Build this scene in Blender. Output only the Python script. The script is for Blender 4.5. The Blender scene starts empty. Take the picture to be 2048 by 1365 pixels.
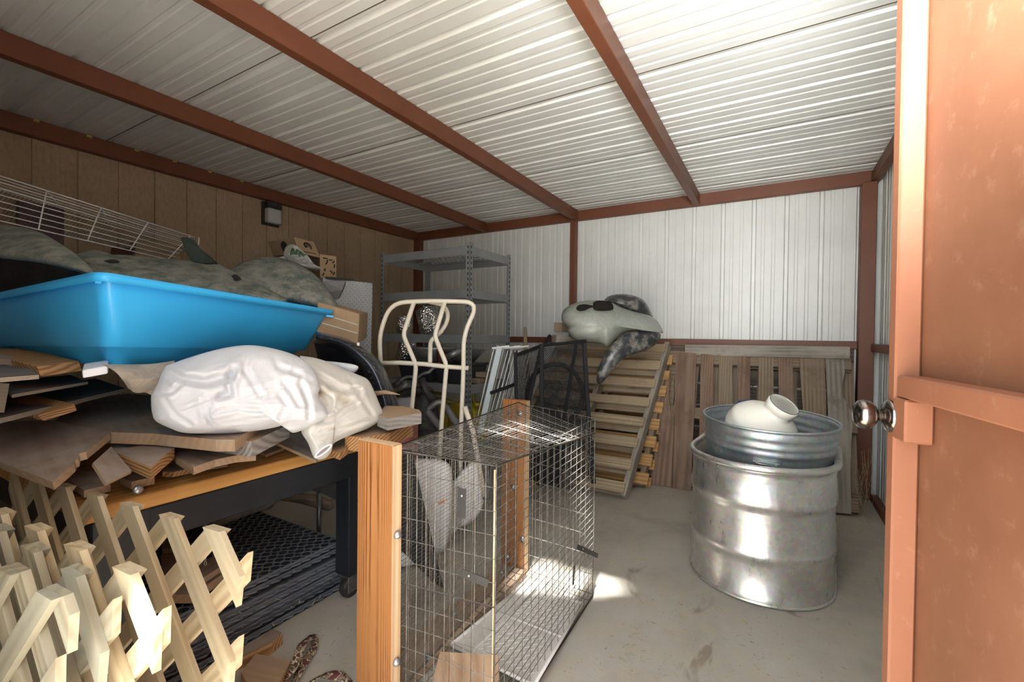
import bpy, math, random
from mathutils import Vector, Matrix, Quaternion, noise
V = Vector
SC = bpy.context.scene
COL = SC.collection
# ---------------------------------------------------------------- camera
F0 = 903.0
yaw, pit, rol, CH = math.radians(30.27), math.radians(.78), math.asin(.0116), 1.15
CF = V((-math.sin(yaw)*math.cos(pit), math.cos(yaw)*math.cos(pit), -math.sin(pit)))
R0 = V((math.cos(yaw), math.sin(yaw), 0)); U0 = R0.cross(CF)
CR = R0*math.cos(rol)+U0*math.sin(rol); CU = U0*math.cos(rol)-R0*math.sin(rol)
CC = V((0, 0, CH))
cd = bpy.data.cameras.new('camera'); cam = bpy.data.objects.new('camera', cd); COL.objects.link(cam)
cd.sensor_width = 36; cd.lens = F0/2048*36; cd.clip_start = .02; cd.clip_end = 200
cam.matrix_world = Matrix(((CR.x, CU.x, -CF.x, 0), (CR.y, CU.y, -CF.y, 0), (CR.z, CU.z, -CF.z, CH), (0, 0, 0, 1)))
SC.camera = cam
# ---------------------------------------------------------------- light
w = bpy.data.worlds.new('sky'); SC.world = w; w.use_nodes = True
bg = w.node_tree.nodes['Background']; bg.inputs[0].default_value = (.86, .93, 1, 1); bg.inputs[1].default_value = 2.4
sd = bpy.data.lights.new('sun', 'SUN'); sd.energy = 25; sd.angle = math.radians(3.2); sd.color = (1, .97, .93)
so = bpy.data.objects.new('sun', sd); COL.objects.link(so)
SUN = V((.11, -.47, .94)).normalized()
so.rotation_euler = SUN.to_track_quat('Z', 'Y').to_euler(); so.location = (0, -6, 8)
pd = bpy.data.lights.new('doorway_daylight', 'AREA'); pd.shape = 'RECTANGLE'; pd.size = 1.1; pd.size_y = 2.1
pd.energy = 11.5; pd.color = (.94, .97, 1)
po = bpy.data.objects.new('doorway_daylight', pd); COL.objects.link(po)
po.location = (-.21, -.14, 1.12); po.rotation_euler = (math.radians(90), 0, 0)
fd = bpy.data.lights.new('added_bounce_fill', 'AREA'); fd.shape = 'DISK'; fd.size = .45; fd.energy = 18; fd.spread = math.radians(105); fd.color = (.96, .985, 1)
fo = bpy.data.objects.new('added_bounce_fill', fd); COL.objects.link(fo)      # added unseen fill light, aimed up to bounce off the white roof
fo.location = (.15, .30, 1.62); fo.rotation_euler = (V((.15, .30, 1.62))-V((.42, 2.1, 2.37))).to_track_quat('Z', 'Y').to_euler()
SC.view_settings.view_transform = 'Standard'; SC.view_settings.look = 'None'
SC.view_settings.gamma = 1; SC.view_settings.use_curve_mapping = False
SC.view_settings.exposure = .85
SC.cycles.max_bounces = 12; SC.cycles.diffuse_bounces = 8; SC.cycles.glossy_bounces = 5
SC.cycles.transmission_bounces = 6; SC.cycles.sample_clamp_indirect = 6
SC.cycles.caustics_reflective = False; SC.cycles.caustics_refractive = False
# ---------------------------------------------------------------- picking points of the place
def dr(x, y): return CF+CR*((x-1024)/F0)+CU*((682.5-y)/F0)
def P(x, y, Z): return CC+dr(x, y)*Z
def Pz(x, y, z): d = dr(x, y); return CC+d*((z-CH)/d.z)
def PX(x, y, X): d = dr(x, y); return CC+d*(X/d.x)
def PY(x, y, Y): d = dr(x, y); return CC+d*(Y/d.y)
def lerp(a, b, t): return a+(b-a)*t
def rnd(a, b): return random.uniform(a, b)
# ---------------------------------------------------------------- mesh maker
class M:
    def __init__(s): s.v = []; s.f = []; s.g = []; s.sm = []; s.mi = []; s.cur = 0
    def add(s, vs, fs, gs=None, smooth=False):
        o = len(s.v); s.v += [V(q) for q in vs]; s.g += [V(q) for q in (gs or vs)]
        for f in fs: s.f.append([o+i for i in f]); s.sm.append(smooth); s.mi.append(s.cur)
        return s
    def frame(s, p, ex, ey, ez, dims, g0=None, bev=0):
        """box whose near corner is p and whose edges run along ex, ey, ez"""
        g0 = g0 or V((rnd(0, 50), rnd(-1, 1), rnd(-1, 1)))
        a, b, c = dims; vs = []; gs = []
        for i in (0, 1):
            for j in (0, 1):
                for k in (0, 1):
                    vs.append(p+ex*(a*i)+ey*(b*j)+ez*(c*k)); gs.append(g0+V((a*i, b*j, c*k)))
        s.add(vs, [(0, 1, 3, 2), (4, 6, 7, 5), (0, 4, 5, 1), (2, 3, 7, 6), (0, 2, 6, 4), (1, 5, 7, 3)], gs); return s
    def bx(s, x0, x1, y0, y1, z0, z1, ax=0):
        e = [V((1, 0, 0)), V((0, 1, 0)), V((0, 0, 1))]; d = [x1-x0, y1-y0, z1-z0]
        o = [ax, (ax+1) % 3, (ax+2) % 3]
        return s.frame(V((x0, y0, z0)), e[o[0]], e[o[1]], e[o[2]], (d[o[0]], d[o[1]], d[o[2]]))
    def bar(s, p, q, wd, th, up=V((0, 0, 1)), g0=None):
        """rectangular bar from p to q, wd across, th along up"""
        p = V(p); q = V(q); ex = (q-p); L = ex.length; ex /= L
        ey = V(up).cross(ex)
        if ey.length < 1e-4: ey = V((1, 0, 0)).cross(ex)
        ey.normalize(); ez = ex.cross(ey)
        return s.frame(p-ey*wd/2-ez*th/2, ex, ey, ez, (L, wd, th), g0)
    def tube(s, pts, r, n=8, caps=True, closed=False, g=None):
        pts = [V(p) for p in pts]; m = len(pts); rs = r if isinstance(r, (list, tuple)) else [r]*m
        t0 = (pts[1]-pts[0]).normalized(); a = V((0, 0, 1)).cross(t0)
        if a.length < .1: a = V((1, 0, 0)).cross(t0)
        a.normalize(); vs = []; gs = []; L = 0
        for i, p in enumerate(pts):
            if closed: t = (pts[(i+1) % m]-pts[i-1]).normalized()
            elif i == 0: t = t0
            elif i == m-1: t = (pts[-1]-pts[-2]).normalized()
            else: t = ((pts[i+1]-p).normalized()+(p-pts[i-1]).normalized()).normalized()
            a = (a-t*a.dot(t)); a.normalize(); b = t.cross(a)
            if i: L += (p-pts[i-1]).length
            for k in range(n):
                an = 2*math.pi*k/n; c, s_ = math.cos(an), math.sin(an)
                vs.append(p+a*(rs[i]*c)+b*(rs[i]*s_)); gs.append(V((L, rs[i]*c, rs[i]*s_)))
        fs = []
        for i in range(m if closed else m-1):
            j = (i+1) % m
            for k in range(n): fs.append((i*n+k, i*n+(k+1) % n, j*n+(k+1) % n, j*n+k))
        s.add(vs, fs, gs, n > 4)
        if caps and not closed:
            o = len(s.v)-m*n
            s.f.append([o+k for k in range(n)][::-1]); s.sm.append(False); s.mi.append(s.cur)
            s.f.append([o+(m-1)*n+k for k in range(n)]); s.sm.append(False); s.mi.append(s.cur)
        return s
    def lathe(s, prof, c, ax=V((0, 0, 1)), n=32, sx=1, sy=1, cap=True):
        ax = V(ax).normalized(); a = V((0, 0, 1)).cross(ax)
        if a.length < .05: a = V((1, 0, 0))
        a.normalize(); b = ax.cross(a); vs = []; m = len(prof); c = V(c)
        for r, h in prof:
            for k in range(n):
                an = 2*math.pi*k/n; vs.append(c+ax*h+a*(r*sx*math.cos(an))+b*(r*sy*math.sin(an)))
        fs = [(i*n+k, i*n+(k+1) % n, (i+1)*n+(k+1) % n, (i+1)*n+k) for i in range(m-1) for k in range(n)]
        s.add(vs, fs, None, True)
        o = len(s.v)-m*n
        if prof[0][0] > 1e-5: s.f.append([o+k for k in range(n)][::-1]); s.sm.append(False); s.mi.append(s.cur)
        if cap and prof[-1][0] > 1e-5: s.f.append([o+(m-1)*n+k for k in range(n)]); s.sm.append(False); s.mi.append(s.cur)
        return s
    def prism(s, poly, d, g=None):
        """polygon pushed along d"""
        poly = [V(p) for p in poly]; d = V(d); n = len(poly)
        ex = (poly[1]-poly[0]).normalized(); ez = d.normalized(); ey = ez.cross(ex); o = poly[0]
        g0 = V((rnd(0, 50), rnd(-1, 1), rnd(-1, 1)))
        vs = poly+[p+d for p in poly]
        gs = [g0+V(((q-o).dot(ex), (q-o).dot(ey), (q-o).dot(ez))) for q in vs]
        fs = [list(range(n))[::-1], list(range(n, 2*n))]+[(i, (i+1) % n, n+(i+1) % n, n+i) for i in range(n)]
        return s.add(vs, fs, gs)
    def grid(s, fn, nu, nv, smooth=True, gfn=None):
        vs = []; gs = []
        for i in range(nu+1):
            for j in range(nv+1):
                vs.append(V(fn(i/nu, j/nv))); gs.append(V(gfn(i/nu, j/nv)) if gfn else vs[-1])
        fs = [(i*(nv+1)+j, (i+1)*(nv+1)+j, (i+1)*(nv+1)+j+1, i*(nv+1)+j+1) for i in range(nu) for j in range(nv)]
        return s.add(vs, fs, gs, smooth)
    def build(s, name, mat, parent=None, bev=0, solid=0, sub=0, off=0, top=False, fixn=False, seg=1):
        me = bpy.data.meshes.new(name)
        org = V((0, 0, 0))
        if parent is not None: org = wloc(parent)
        elif s.v:
            xs = [q.x for q in s.v]; ys = [q.y for q in s.v]; zs = [q.z for q in s.v]
            org = V(((min(xs)+max(xs))/2, (min(ys)+max(ys))/2, min(zs)))
        me.from_pydata([tuple(q-org) for q in s.v], [], s.f)
        at = me.attributes.new('gc', 'FLOAT_VECTOR', 'POINT')
        at.data.foreach_set('vector', [c for q in s.g for c in q])
        me.polygons.foreach_set('use_smooth', s.sm)
        ms = mat if isinstance(mat, (list, tuple)) else [mat]
        for m_ in ms: me.materials.append(m_)
        if len(ms) > 1: me.polygons.foreach_set('material_index', s.mi)
        me.update()
        if fixn:
            import bmesh
            b = bmesh.new(); b.from_mesh(me); bmesh.ops.recalc_face_normals(b, faces=b.faces); b.to_mesh(me); b.free()
        o = bpy.data.objects.new(name, me); COL.objects.link(o)
        if parent is not None: o.parent = parent
        else: o.location = org
        if solid: md = o.modifiers.new('solid', 'SOLIDIFY'); md.thickness = solid; md.offset = off
        if bev:
            md = o.modifiers.new('bevel', 'BEVEL'); md.width = bev; md.segments = seg; md.limit_method = 'ANGLE'; md.angle_limit = .7
        if sub: md = o.modifiers.new('sub', 'SUBSURF'); md.levels = sub; md.render_levels = sub
        return o
def wloc(o):
    l = V(o.location)
    while o.parent: o = o.parent; l += V(o.location)
    return l
def tag(o, label=None, cat=None, group=None, kind=None):
    if label: o['label'] = label
    if cat: o['category'] = cat
    if group: o['group'] = group
    if kind: o['kind'] = kind
    return o
def thing(name, label, cat, loc=(0, 0, 0), group=None):
    o = bpy.data.objects.new(name, None); COL.objects.link(o); o.location = loc; o.empty_display_size = .1
    return tag(o, label, cat, group)
def struct(m, name, mat, **k): return tag(m.build(name, mat, **k), kind='structure')
def copy_tree(o, parent=None):
    c = o.copy(); COL.objects.link(c)
    if parent: c.parent = parent
    for ch in [q for q in bpy.data.objects if q.parent == o and q != c]: copy_tree(ch, c)
    return c
def smoothpath(pts, k=6):
    """catmull-rom through pts"""
    pts = [V(p) for p in pts]; q = [pts[0]*2-pts[1]]+pts+[pts[-1]*2-pts[-2]]; out = []
    for i in range(1, len(q)-2):
        for j in range(k):
            t = j/k; a, b, c, d = q[i-1], q[i], q[i+1], q[i+2]
            out.append(.5*((2*b)+(c-a)*t+(2*a-5*b+4*c-d)*t*t+(3*b-a-3*c+d)*t**3))
    return out+[pts[-1]]
def roundcorner(pts, r, k=5):
    """polyline with filleted corners"""
    pts = [V(p) for p in pts]; out = [pts[0]]
    for i in range(1, len(pts)-1):
        a, b, c = pts[i-1], pts[i], pts[i+1]
        ra = min(r, (a-b).length*.45, (c-b).length*.45)
        p, q = b+(a-b).normalized()*ra, b+(c-b).normalized()*ra
        for j in range(k+1):
            t = j/k; out.append(p*(1-t)**2+b*2*t*(1-t)+q*t*t)
    return out+[pts[-1]]
# ---------------------------------------------------------------- materials
class Mat:
    def __init__(s, name):
        s.m = bpy.data.materials.new(name); s.m.use_nodes = True; s.t = s.m.node_tree; s.n = s.t.nodes
        s.b = s.n['Principled BSDF']; s.tc = None
    def node(s, ty, **k):
        n = s.n.new(ty)
        for a, b in k.items():
            if hasattr(n, a): setattr(n, a, b)
        return n
    def link(s, a, b): s.t.links.new(a, b)
    def coord(s, kind='obj', scale=(1, 1, 1)):
        if kind == 'gc': n = s.node('ShaderNodeAttribute', attribute_name='gc'); out = n.outputs['Vector']
        elif kind == 'world': n = s.node('ShaderNodeNewGeometry'); out = n.outputs['Position']
        else: n = s.node('ShaderNodeTexCoord'); out = n.outputs['Object']
        mp = s.node('ShaderNodeMapping'); mp.inputs['Scale'].default_value = scale
        s.link(out, mp.inputs[0]); return mp.outputs[0]
    def noise(s, vec, sc, det=4, rough=.55, dist=0):
        n = s.node('ShaderNodeTexNoise'); n.inputs['Scale'].default_value = sc; n.inputs['Detail'].default_value = det
        n.inputs['Roughness'].default_value = rough; n.inputs['Distortion'].default_value = dist
        s.link(vec, n.inputs['Vector']); return n.outputs['Fac']
    def ramp(s, fac, stops):
        n = s.node('ShaderNodeValToRGB'); e = n.color_ramp.elements
        for i, (p, c) in enumerate(stops):
            el = e[i] if i < 2 else e.new(p)
            el.position = p; el.color = (*c, 1) if len(c) == 3 else c
        s.link(fac, n.inputs[0]); return n.outputs[0]
    def mix(s, fac, a, b, mode='MIX'):
        n = s.node('ShaderNodeMix', data_type='RGBA', blend_type=mode)
        for sock, v in ((n.inputs[0], fac), (n.inputs[6], a), (n.inputs[7], b)):
            if hasattr(v, 'links') or hasattr(v, 'is_linked'): s.link(v, sock)
            elif isinstance(v, (int, float)): sock.default_value = v
            else: sock.default_value = (*v, 1)
        return n.outputs[2]
    def base(s, v):
        if hasattr(v, 'is_linked'): s.link(v, s.b.inputs['Base Color'])
        else: s.b.inputs['Base Color'].default_value = (*v, 1)
        return s
    def set(s, rough=None, metal=None, spec=None, coat=None, trans=None, alpha=None, sheen=None):
        for k, v in (('Roughness', rough), ('Metallic', metal), ('Specular IOR Level', spec), ('Coat Weight', coat), ('Transmission Weight', trans), ('Alpha', alpha), ('Sheen Weight', sheen)):
            if v is None: continue
            if hasattr(v, 'is_linked'): s.link(v, s.b.inputs[k])
            else: s.b.inputs[k].default_value = v
        return s
    def bump(s, h, st=.3, d=.01):
        n = s.node('ShaderNodeBump'); n.inputs['Strength'].default_value = st; n.inputs['Distance'].default_value = d
        s.link(h, n.inputs['Height']); s.link(n.outputs[0], s.b.inputs['Normal']); return s
def plain(name, c, rough=.5, metal=0, spk=0, c2=None, sc=40, kind='obj', bump=0, **k):
    a = Mat(name)
    if c2 is not None:
        f = a.noise(a.coord(kind), sc, 5, .6); a.base(a.ramp(f, [(.35, c), (.65, c2)]))
        if bump: a.bump(f, bump)
    else: a.base(c)
    a.set(rough=rough, metal=metal, **k); return a.m
def wood(name, c1, c2, c3=None, ring=26, rough=.7, dirt=None, df=(.45, .65), dsc=6, streak=1, bump=.25, stops=(.2, .62, .85), dist=3.2):
    """c1 early wood, c2 late wood / dark grain, dirt a colour lying over it in patches"""
    a = Mat(name); v = a.coord('gc', (.07, 1, 1))
    wv = a.node('ShaderNodeTexWave', wave_type='RINGS', rings_direction='X', wave_profile='SIN')
    wv.inputs['Scale'].default_value = ring; wv.inputs['Distortion'].default_value = dist
    wv.inputs['Detail'].default_value = 2; wv.inputs['Detail Scale'].default_value = .8
    a.link(v, wv.inputs[0])
    v2 = a.coord('gc', (1.6, 40, 40)); st = a.noise(v2, 3, 5, .65)
    g = a.mix(.45*streak, wv.outputs['Color'], st)
    col = a.ramp(g, [(stops[0], c1), (stops[1], lerp(V(c1), V(c2), .55)), (stops[2], c2)])
    big = a.noise(a.coord('gc', (1, 3, 3)), 2.5, 3)
    if c3: col = a.mix(a.ramp(big, [(.4, (0, 0, 0)), (.65, (1, 1, 1))]), col, c3)
    if dirt:
        d = a.noise(a.coord('world'), dsc, 5, .65); col = a.mix(a.ramp(d, [(df[0], (0, 0, 0)), (df[1], (.85, .85, .85))]), col, dirt)
    a.base(col); a.set(rough=rough, spec=.3); a.bump(g, bump, .004); return a.m
def painted(name, c, c2, dust, rough=.45, sc=4, amt=(.5, .75), coat=0):
    a = Mat(name); v = a.coord('world'); n = a.noise(v, sc, 6, .65)
    col = a.mix(a.ramp(n, [(.35, (0, 0, 0)), (.7, (1, 1, 1))]), c, c2)
    n2 = a.noise(a.coord('world', (1, 1, 1)), sc*7, 6, .7)
    col = a.mix(a.ramp(n2, [(amt[0], (0, 0, 0)), (amt[1], (.8, .8, .8))]), col, dust)
    a.base(col); a.set(rough=rough, coat=coat); a.bump(n2, .06, .002); return a.m
# ================================================================ the setting
m_white = painted('white_painted_sheet', (.65, .665, .64), (.73, .745, .725), (.50, .48, .43), rough=.38, sc=3, amt=(.66, .9))
m_rust = painted('red_oxide_paint', (.135, .043, .018), (.17, .058, .027), (.28, .14, .085), rough=.5, sc=5, amt=(.66, .9))
m_dark = plain('seam_dark', (.05, .04, .035), .8)
def floor_mat():
    a = Mat('dusty_concrete'); v = a.coord('world')
    n = a.noise(v, 1.6, 6, .6, .4); n2 = a.noise(v, 9, 6, .7); n3 = a.noise(v, 120, 3, .6)
    col = a.ramp(n, [(.3, (.32, .288, .245)), (.5, (.42, .39, .34)), (.72, (.50, .475, .43))])
    col = a.mix(a.ramp(n2, [(.42, (0, 0, 0)), (.6, (.6, .6, .6))]), col, (.46, .40, .315))
    st = a.noise(a.coord('world', (1.5, .8, 1)), 2.3, 4, .6, 1.5)
    col = a.mix(a.ramp(st, [(.62, (0, 0, 0)), (.7, (.55, .55, .55))]), col, (.17, .125, .085))
    col = a.mix(a.ramp(n3, [(.62, (0, 0, 0)), (.75, (.5, .5, .5))]), col, (.2, .17, .13))
    a.base(col); a.set(rough=.8, spec=.3)
    h = a.mix(.5, n2, n3); a.bump(h, .18, .006); return a.m
m_floor = floor_mat()
ROOF = 2.37; BX0, BX1, BY = -3.80, .65, 4.17
m = M().bx(BX0-.1, BX1+.05, -.14, BY+.1, -.12, 0); struct(m, 'floor', m_floor)
m = M().bx(-14, 14, -20, -.14, -.2, -.02); g = struct(m, 'ground_outside', plain('dry_yard_ground', (.46, .40, .32), .9, c2=(.54, .47, .38), sc=2, kind='world'))
def ribprof(pitch, hh, flat0, n):
    """one panel pitch of rib profile as (distance, height) pairs"""
    return [(0, 0), (.012, 0), (.020, hh), (.040, hh), (.048, 0), (pitch*.36, 0), (pitch*.36+.006, hh*.16), (pitch*.36+.022, hh*.16), (pitch*.36+.028, 0),
            (pitch*.68, 0), (pitch*.68+.006, hh*.16), (pitch*.68+.022, hh*.16), (pitch*.68+.028, 0)]
def ribs(a0, a1, pitch, hh, start):
    out = []; k = math.floor((a0-start)/pitch)
    while True:
        b = start+k*pitch
        if b > a1: break
        for d, h in ribprof(pitch, hh, 0, 0):
            if a0 <= b+d <= a1: out.append((b+d, h))
        k += 1
    return [(a0, 0)]+out+[(a1, 0)]
PITCH = .2286
# roof: ribs run along X, sheets lap every .914 m
HOLE = (-.72, -.34, .56, .88)    # added out-of-view roof gap, shaped to throw a sun patch on the floor
m = M(); ys = ribs(-.5, BY+.02, PITCH, .022, 1.20-PITCH*4)
for i in range(len(ys)-1):
    (ya, ha), (yb, hb) = ys[i], ys[i+1]
    def q(xa, xb, ya=ya, ha=ha, yb=yb, hb=hb): m.add([(xa, ya, ROOF+ha), (xb, ya, ROOF+ha), (xb, yb, ROOF+hb), (xa, yb, ROOF+hb)], [(0, 3, 2, 1)])
    if ya >= HOLE[2] and yb <= HOLE[3]: q(BX0-.05, HOLE[0]); q(HOLE[0]+.12+(HOLE[1]-HOLE[0])*.9*(ya-HOLE[2])/(HOLE[3]-HOLE[2]), BX1+.05)
    else: q(BX0-.05, BX1+.05)
ceil_ = struct(m, 'ceiling', m_white, solid=.0012, off=1)
m = M()
for k in range(5):
    y = 1.20+k*.914-.914
    m.frame(V((BX0, y-.0035, ROOF-.0025)), V((1, 0, 0)), V((0, 1, 0)), V((0, 0, 1)), (BX1-BX0, .004 if k % 2 else .006, .002))
struct(m, 'trim_1', plain('lap_shadow_sealant', (.10, .075, .055), .9))
# back wall: ribs vertical
m = M(); xs = ribs(BX0, BX1, PITCH, -.019, -.426)
for i in range(len(xs)-1):
    (xa, ha), (xb, hb) = xs[i], xs[i+1]
    m.add([(xa, BY-ha, -.02), (xb, BY-hb, -.02), (xb, BY-hb, ROOF), (xa, BY-ha, ROOF)], [(0, 1, 2, 3)])
struct(m, 'wall_back', m_white, solid=.0012, off=-1)
m = M(); yr = ribs(-.1, BY, PITCH, .019, .1)
for i in range(len(yr)-1):
    (ya, ha), (yb, hb) = yr[i], yr[i+1]
    m.add([(BX1+ha, ya, -.02), (BX1+ha, ya, ROOF), (BX1+hb, yb, ROOF), (BX1+hb, yb, -.02)], [(0, 1, 2, 3)])
struct(m, 'wall_right', m_white, solid=.0012, off=1)
# left wall: grooved tan siding boards
def siding():
    a = Mat('tan_textured_siding'); v = a.coord('world', (1, 1, .35)); n = a.noise(v, 60, 6, .7); n2 = a.noise(a.coord('world'), 2.2, 4)
    w_ = a.node('ShaderNodeTexWave', wave_type='BANDS', bands_direction='Y'); w_.inputs['Scale'].default_value = 9; w_.inputs['Distortion'].default_value = 9
    w_.inputs['Detail'].default_value = 3; a.link(a.coord('world', (1, 1, .25)), w_.inputs[0])
    col = a.ramp(n2, [(.3, (.36, .265, .17)), (.7, (.44, .33, .215))]); col = a.mix(a.ramp(n, [(.3, (.6, .6, .6)), (.55, (0, 0, 0))]), col, (.26, .185, .12))
    a.base(col); a.set(rough=.75); a.bump(a.mix(.6, w_.outputs['Color'], n), .5, .004); return a.m
m_siding = siding()
m = M(); y = .843-.2*8; prof = []
while y < BY+.1:
    for d, h in ((0, 0), (.0015, -.009), (.0085, -.009), (.01, 0)): prof.append((y+d, h))
    y += .2032
for i in range(len(prof)-1):
    (ya, ha), (yb, hb) = prof[i], prof[i+1]
    m.add([(BX0+ha, ya, -.02), (BX0+hb, yb, -.02), (BX0+hb, yb, ROOF+.02), (BX0+ha, ya, ROOF+.02)], [(0, 1, 2, 3)])
struct(m, 'wall_left', m_siding, solid=.012, off=-1)
# front wall with the double doorway the camera stands in
m = M(); m.bx(BX0-.05, -.78, -.12, -.08, -.02, ROOF); m.bx(.36, BX1+.05, -.12, -.08, -.02, ROOF); m.bx(-.78, .36, -.12, -.08, 2.2, ROOF)
struct(m, 'wall_front', m_white)
# red steel frame
def steel(i, *a, ax=0): struct(M().bx(*a, ax=ax), 'trim_%d' % i, m_rust, bev=.003)
k = 2
for x in (-.60, -1.70, -2.76): steel(k, x-.026, x+.026, -.08, 4.115, 2.27, 2.366, ax=1); k += 1
steel(k, -3.785, -3.722, -.08, 4.115, 2.27, 2.366, ax=1); k += 1
steel(k, -3.78, .62, 4.115, 4.165, 2.27, 2.366); k += 1
steel(k, .575, .625, -.08, 4.115, 2.275, 2.35, ax=1); k += 1
for a, b in ((-3.77, -3.68), (-1.745, -1.695), (.515, .605)): steel(k, a, b, 4.09 if b < 0 else 4.06, 4.165, 0, 2.27, ax=2); k += 1
steel(k, -3.70, .52, 4.125, 4.165, 1.075, 1.132); k += 1
steel(k, .585, .64, .1, 4.05, 1.06, 1.115, ax=1); k += 1
steel(k, .60, .645, -.08, 4.06, 0, .045, ax=1); k += 1
steel(k, .36, .42, -.08, 0, 0, 2.27, ax=2); k += 1
steel(k, -.84, -.78, -.08, 0, 0, 2.27, ax=2); k += 1
# yellow foam closures and silver screws showing along the left beam
# ---------------------------------------------------------------- door, swung open on the right
HG = V((.352, -.03, 0)); ED = V((.1955, .966, 0)); dd = (ED-HG).normalized(); L = (ED-HG).length; dn = V((-dd.y, dd.x, 0))
m_door = painted('salmon_red_door_paint', (.165, .066, .032), (.21, .09, .047), (.30, .165, .10), rough=.55, sc=4, amt=(.57, .8))
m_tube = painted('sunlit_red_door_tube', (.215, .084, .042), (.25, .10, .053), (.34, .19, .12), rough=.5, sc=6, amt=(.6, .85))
door = thing('door_1', None, None, HG); tag(door, kind='structure')
Z = V((0, 0, 1))
M().frame(HG+Z*.03-dn*.004, dd, dn, Z, (L-.004, .003, 2.18)).build('door_panel', m_door, door)
T = .034
M().frame(ED-dd*.027+Z*.03, dd, dn, Z, (.027, T, 2.18)).build('door_stile', m_tube, door, bev=.003)
M().frame(HG+Z*.03, dd, dn, Z, (T, T, 2.18)).build('door_stile', m_tube, door, bev=.003)
for z0 in (.03, 2.176): M().frame(HG+dd*T+Z*z0, dd, dn, Z, (L-2*T, T, T)).build('door_rail', m_tube, door, bev=.003)
zc = 1.093
M().frame(HG+dd*T+Z*(zc-T), dd, dn, Z, (L-2*T, T, T)).build('door_rail', m_tube, door, bev=.003)
lk = M().frame(ED-dd*(.027+.045)+Z*.992, dd, dn, Z, (.045, T+.002, .066)).build('lock_box', m_tube, door, bev=.003)
m_knob = Mat('worn_dark_nickel').base((.20, .175, .16)).set(rough=.17, metal=1).m
kc = ED-dd*.015+Z*1.025
M().lathe([(.026, .0), (.026, .003), (.023, .007), (.014, .010), (.011, .012)], kc+dn*T, dn, 40).build('rosette', m_knob, door)
M().lathe([(.010, 0), (.0088, .004), (.0100, .008), (.017, .011), (.0225, .017), (.0240, .025), (.0220, .033), (.015, .038), (0, .040)], kc+dn*(T+.011), dn, 40).build('knob', m_knob, door)
# ================================================================ right half of the shed
random.seed(7)
X_, Y_, Z_ = V((1, 0, 0)), V((0, 1, 0)), V((0, 0, 1))
def galv(name, c, c2, rough):
    a = Mat(name); v = a.coord('world'); vo = a.node('ShaderNodeTexVoronoi'); vo.inputs['Scale'].default_value = 55; a.link(v, vo.inputs['Vector'])
    n = a.noise(v, 7, 5, .6); n2 = a.noise(a.coord('world', (1, 1, .25)), 18, 6, .7)
    col = a.mix(a.ramp(n, [(.35, (0, 0, 0)), (.65, (1, 1, 1))]), c, c2); col = a.mix(.12, col, vo.outputs['Color'])
    sc = a.ramp(n2, [(.66, (0, 0, 0)), (.72, (1, 1, 1))]); col = a.mix(sc, col, (.86, .86, .84))
    a.base(col); a.set(rough=a.ramp(n2, [(.3, (rough,)*3), (.75, (rough+.25,)*3)]), metal=.93); a.bump(n, .05, .004); return a.m
m_galv = galv('galvanised_tank_steel', (.74, .73, .71), (.88, .87, .84), .22)
m_tub = galv('dull_bluish_galvanised_steel', (.42, .47, .50), (.58, .62, .63), .36)
# ---- stock tank
def oval(cx, cy, ang, r, ln, n=20):
    """outline of two half circles joined by straight sides, long way along ang"""
    a = V((math.sin(ang), math.cos(ang), 0)); b = V((a.y, -a.x, 0)); out = []
    for k in range(n+1):
        t = -math.pi*k/n; out.append(V((cx, cy, 0))+b*(r*math.cos(t))+a*(r*math.sin(t)))
    for k in range(n+1):
        t = math.pi-math.pi*k/n; out.append(V((cx, cy, 0))+a*ln+b*(r*math.cos(t))+a*(r*math.sin(t)))
    return out
def loft(m, rings, close=True):
    n = len(rings[0]); o = len(m.v); 
    m.add([p for r in rings for p in r], [(i*n+k, i*n+(k+1) % n, (i+1)*n+(k+1) % n, (i+1)*n+k) for i in range(len(rings)-1) for k in range(n)], None, True); return m
tank = thing('stock_tank', 'tall oval galvanised stock tank with ribbed sides on the concrete floor', 'stock tank', (-.03, 2.65, 0))
R = .305; prof = [(.29, .0), (.302, .006), (.306, .02), (.299, .03), (.301, .16), (.301, .175), (.307, .19), (.3105, .205), (.307, .22), (.302, .235), (.302, .39), (.302, .40), (.307, .415), (.3105, .43), (.307, .445), (.303, .46), (.303, .575)]
m = M(); loft(m, [[p+Z_*h for p in oval(-.055, 2.50, .09, r, .33)] for r, h in prof])
m.add([p+Z_*.004 for p in oval(-.055, 2.50, .09, .29, .33)], [list(range(42))])
m.build('tank_wall', m_galv, tank, solid=.0015, off=0)
M().tube([p+Z_*.588 for p in oval(-.055, 2.50, .09, .309, .33)], .0155, 10, closed=True).build('rolled_rim', m_galv, tank)
M().tube([p+Z_*.009 for p in oval(-.055, 2.50, .09, .306, .33)], .006, 8, closed=True).build('bottom_seam', m_galv, tank)
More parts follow.
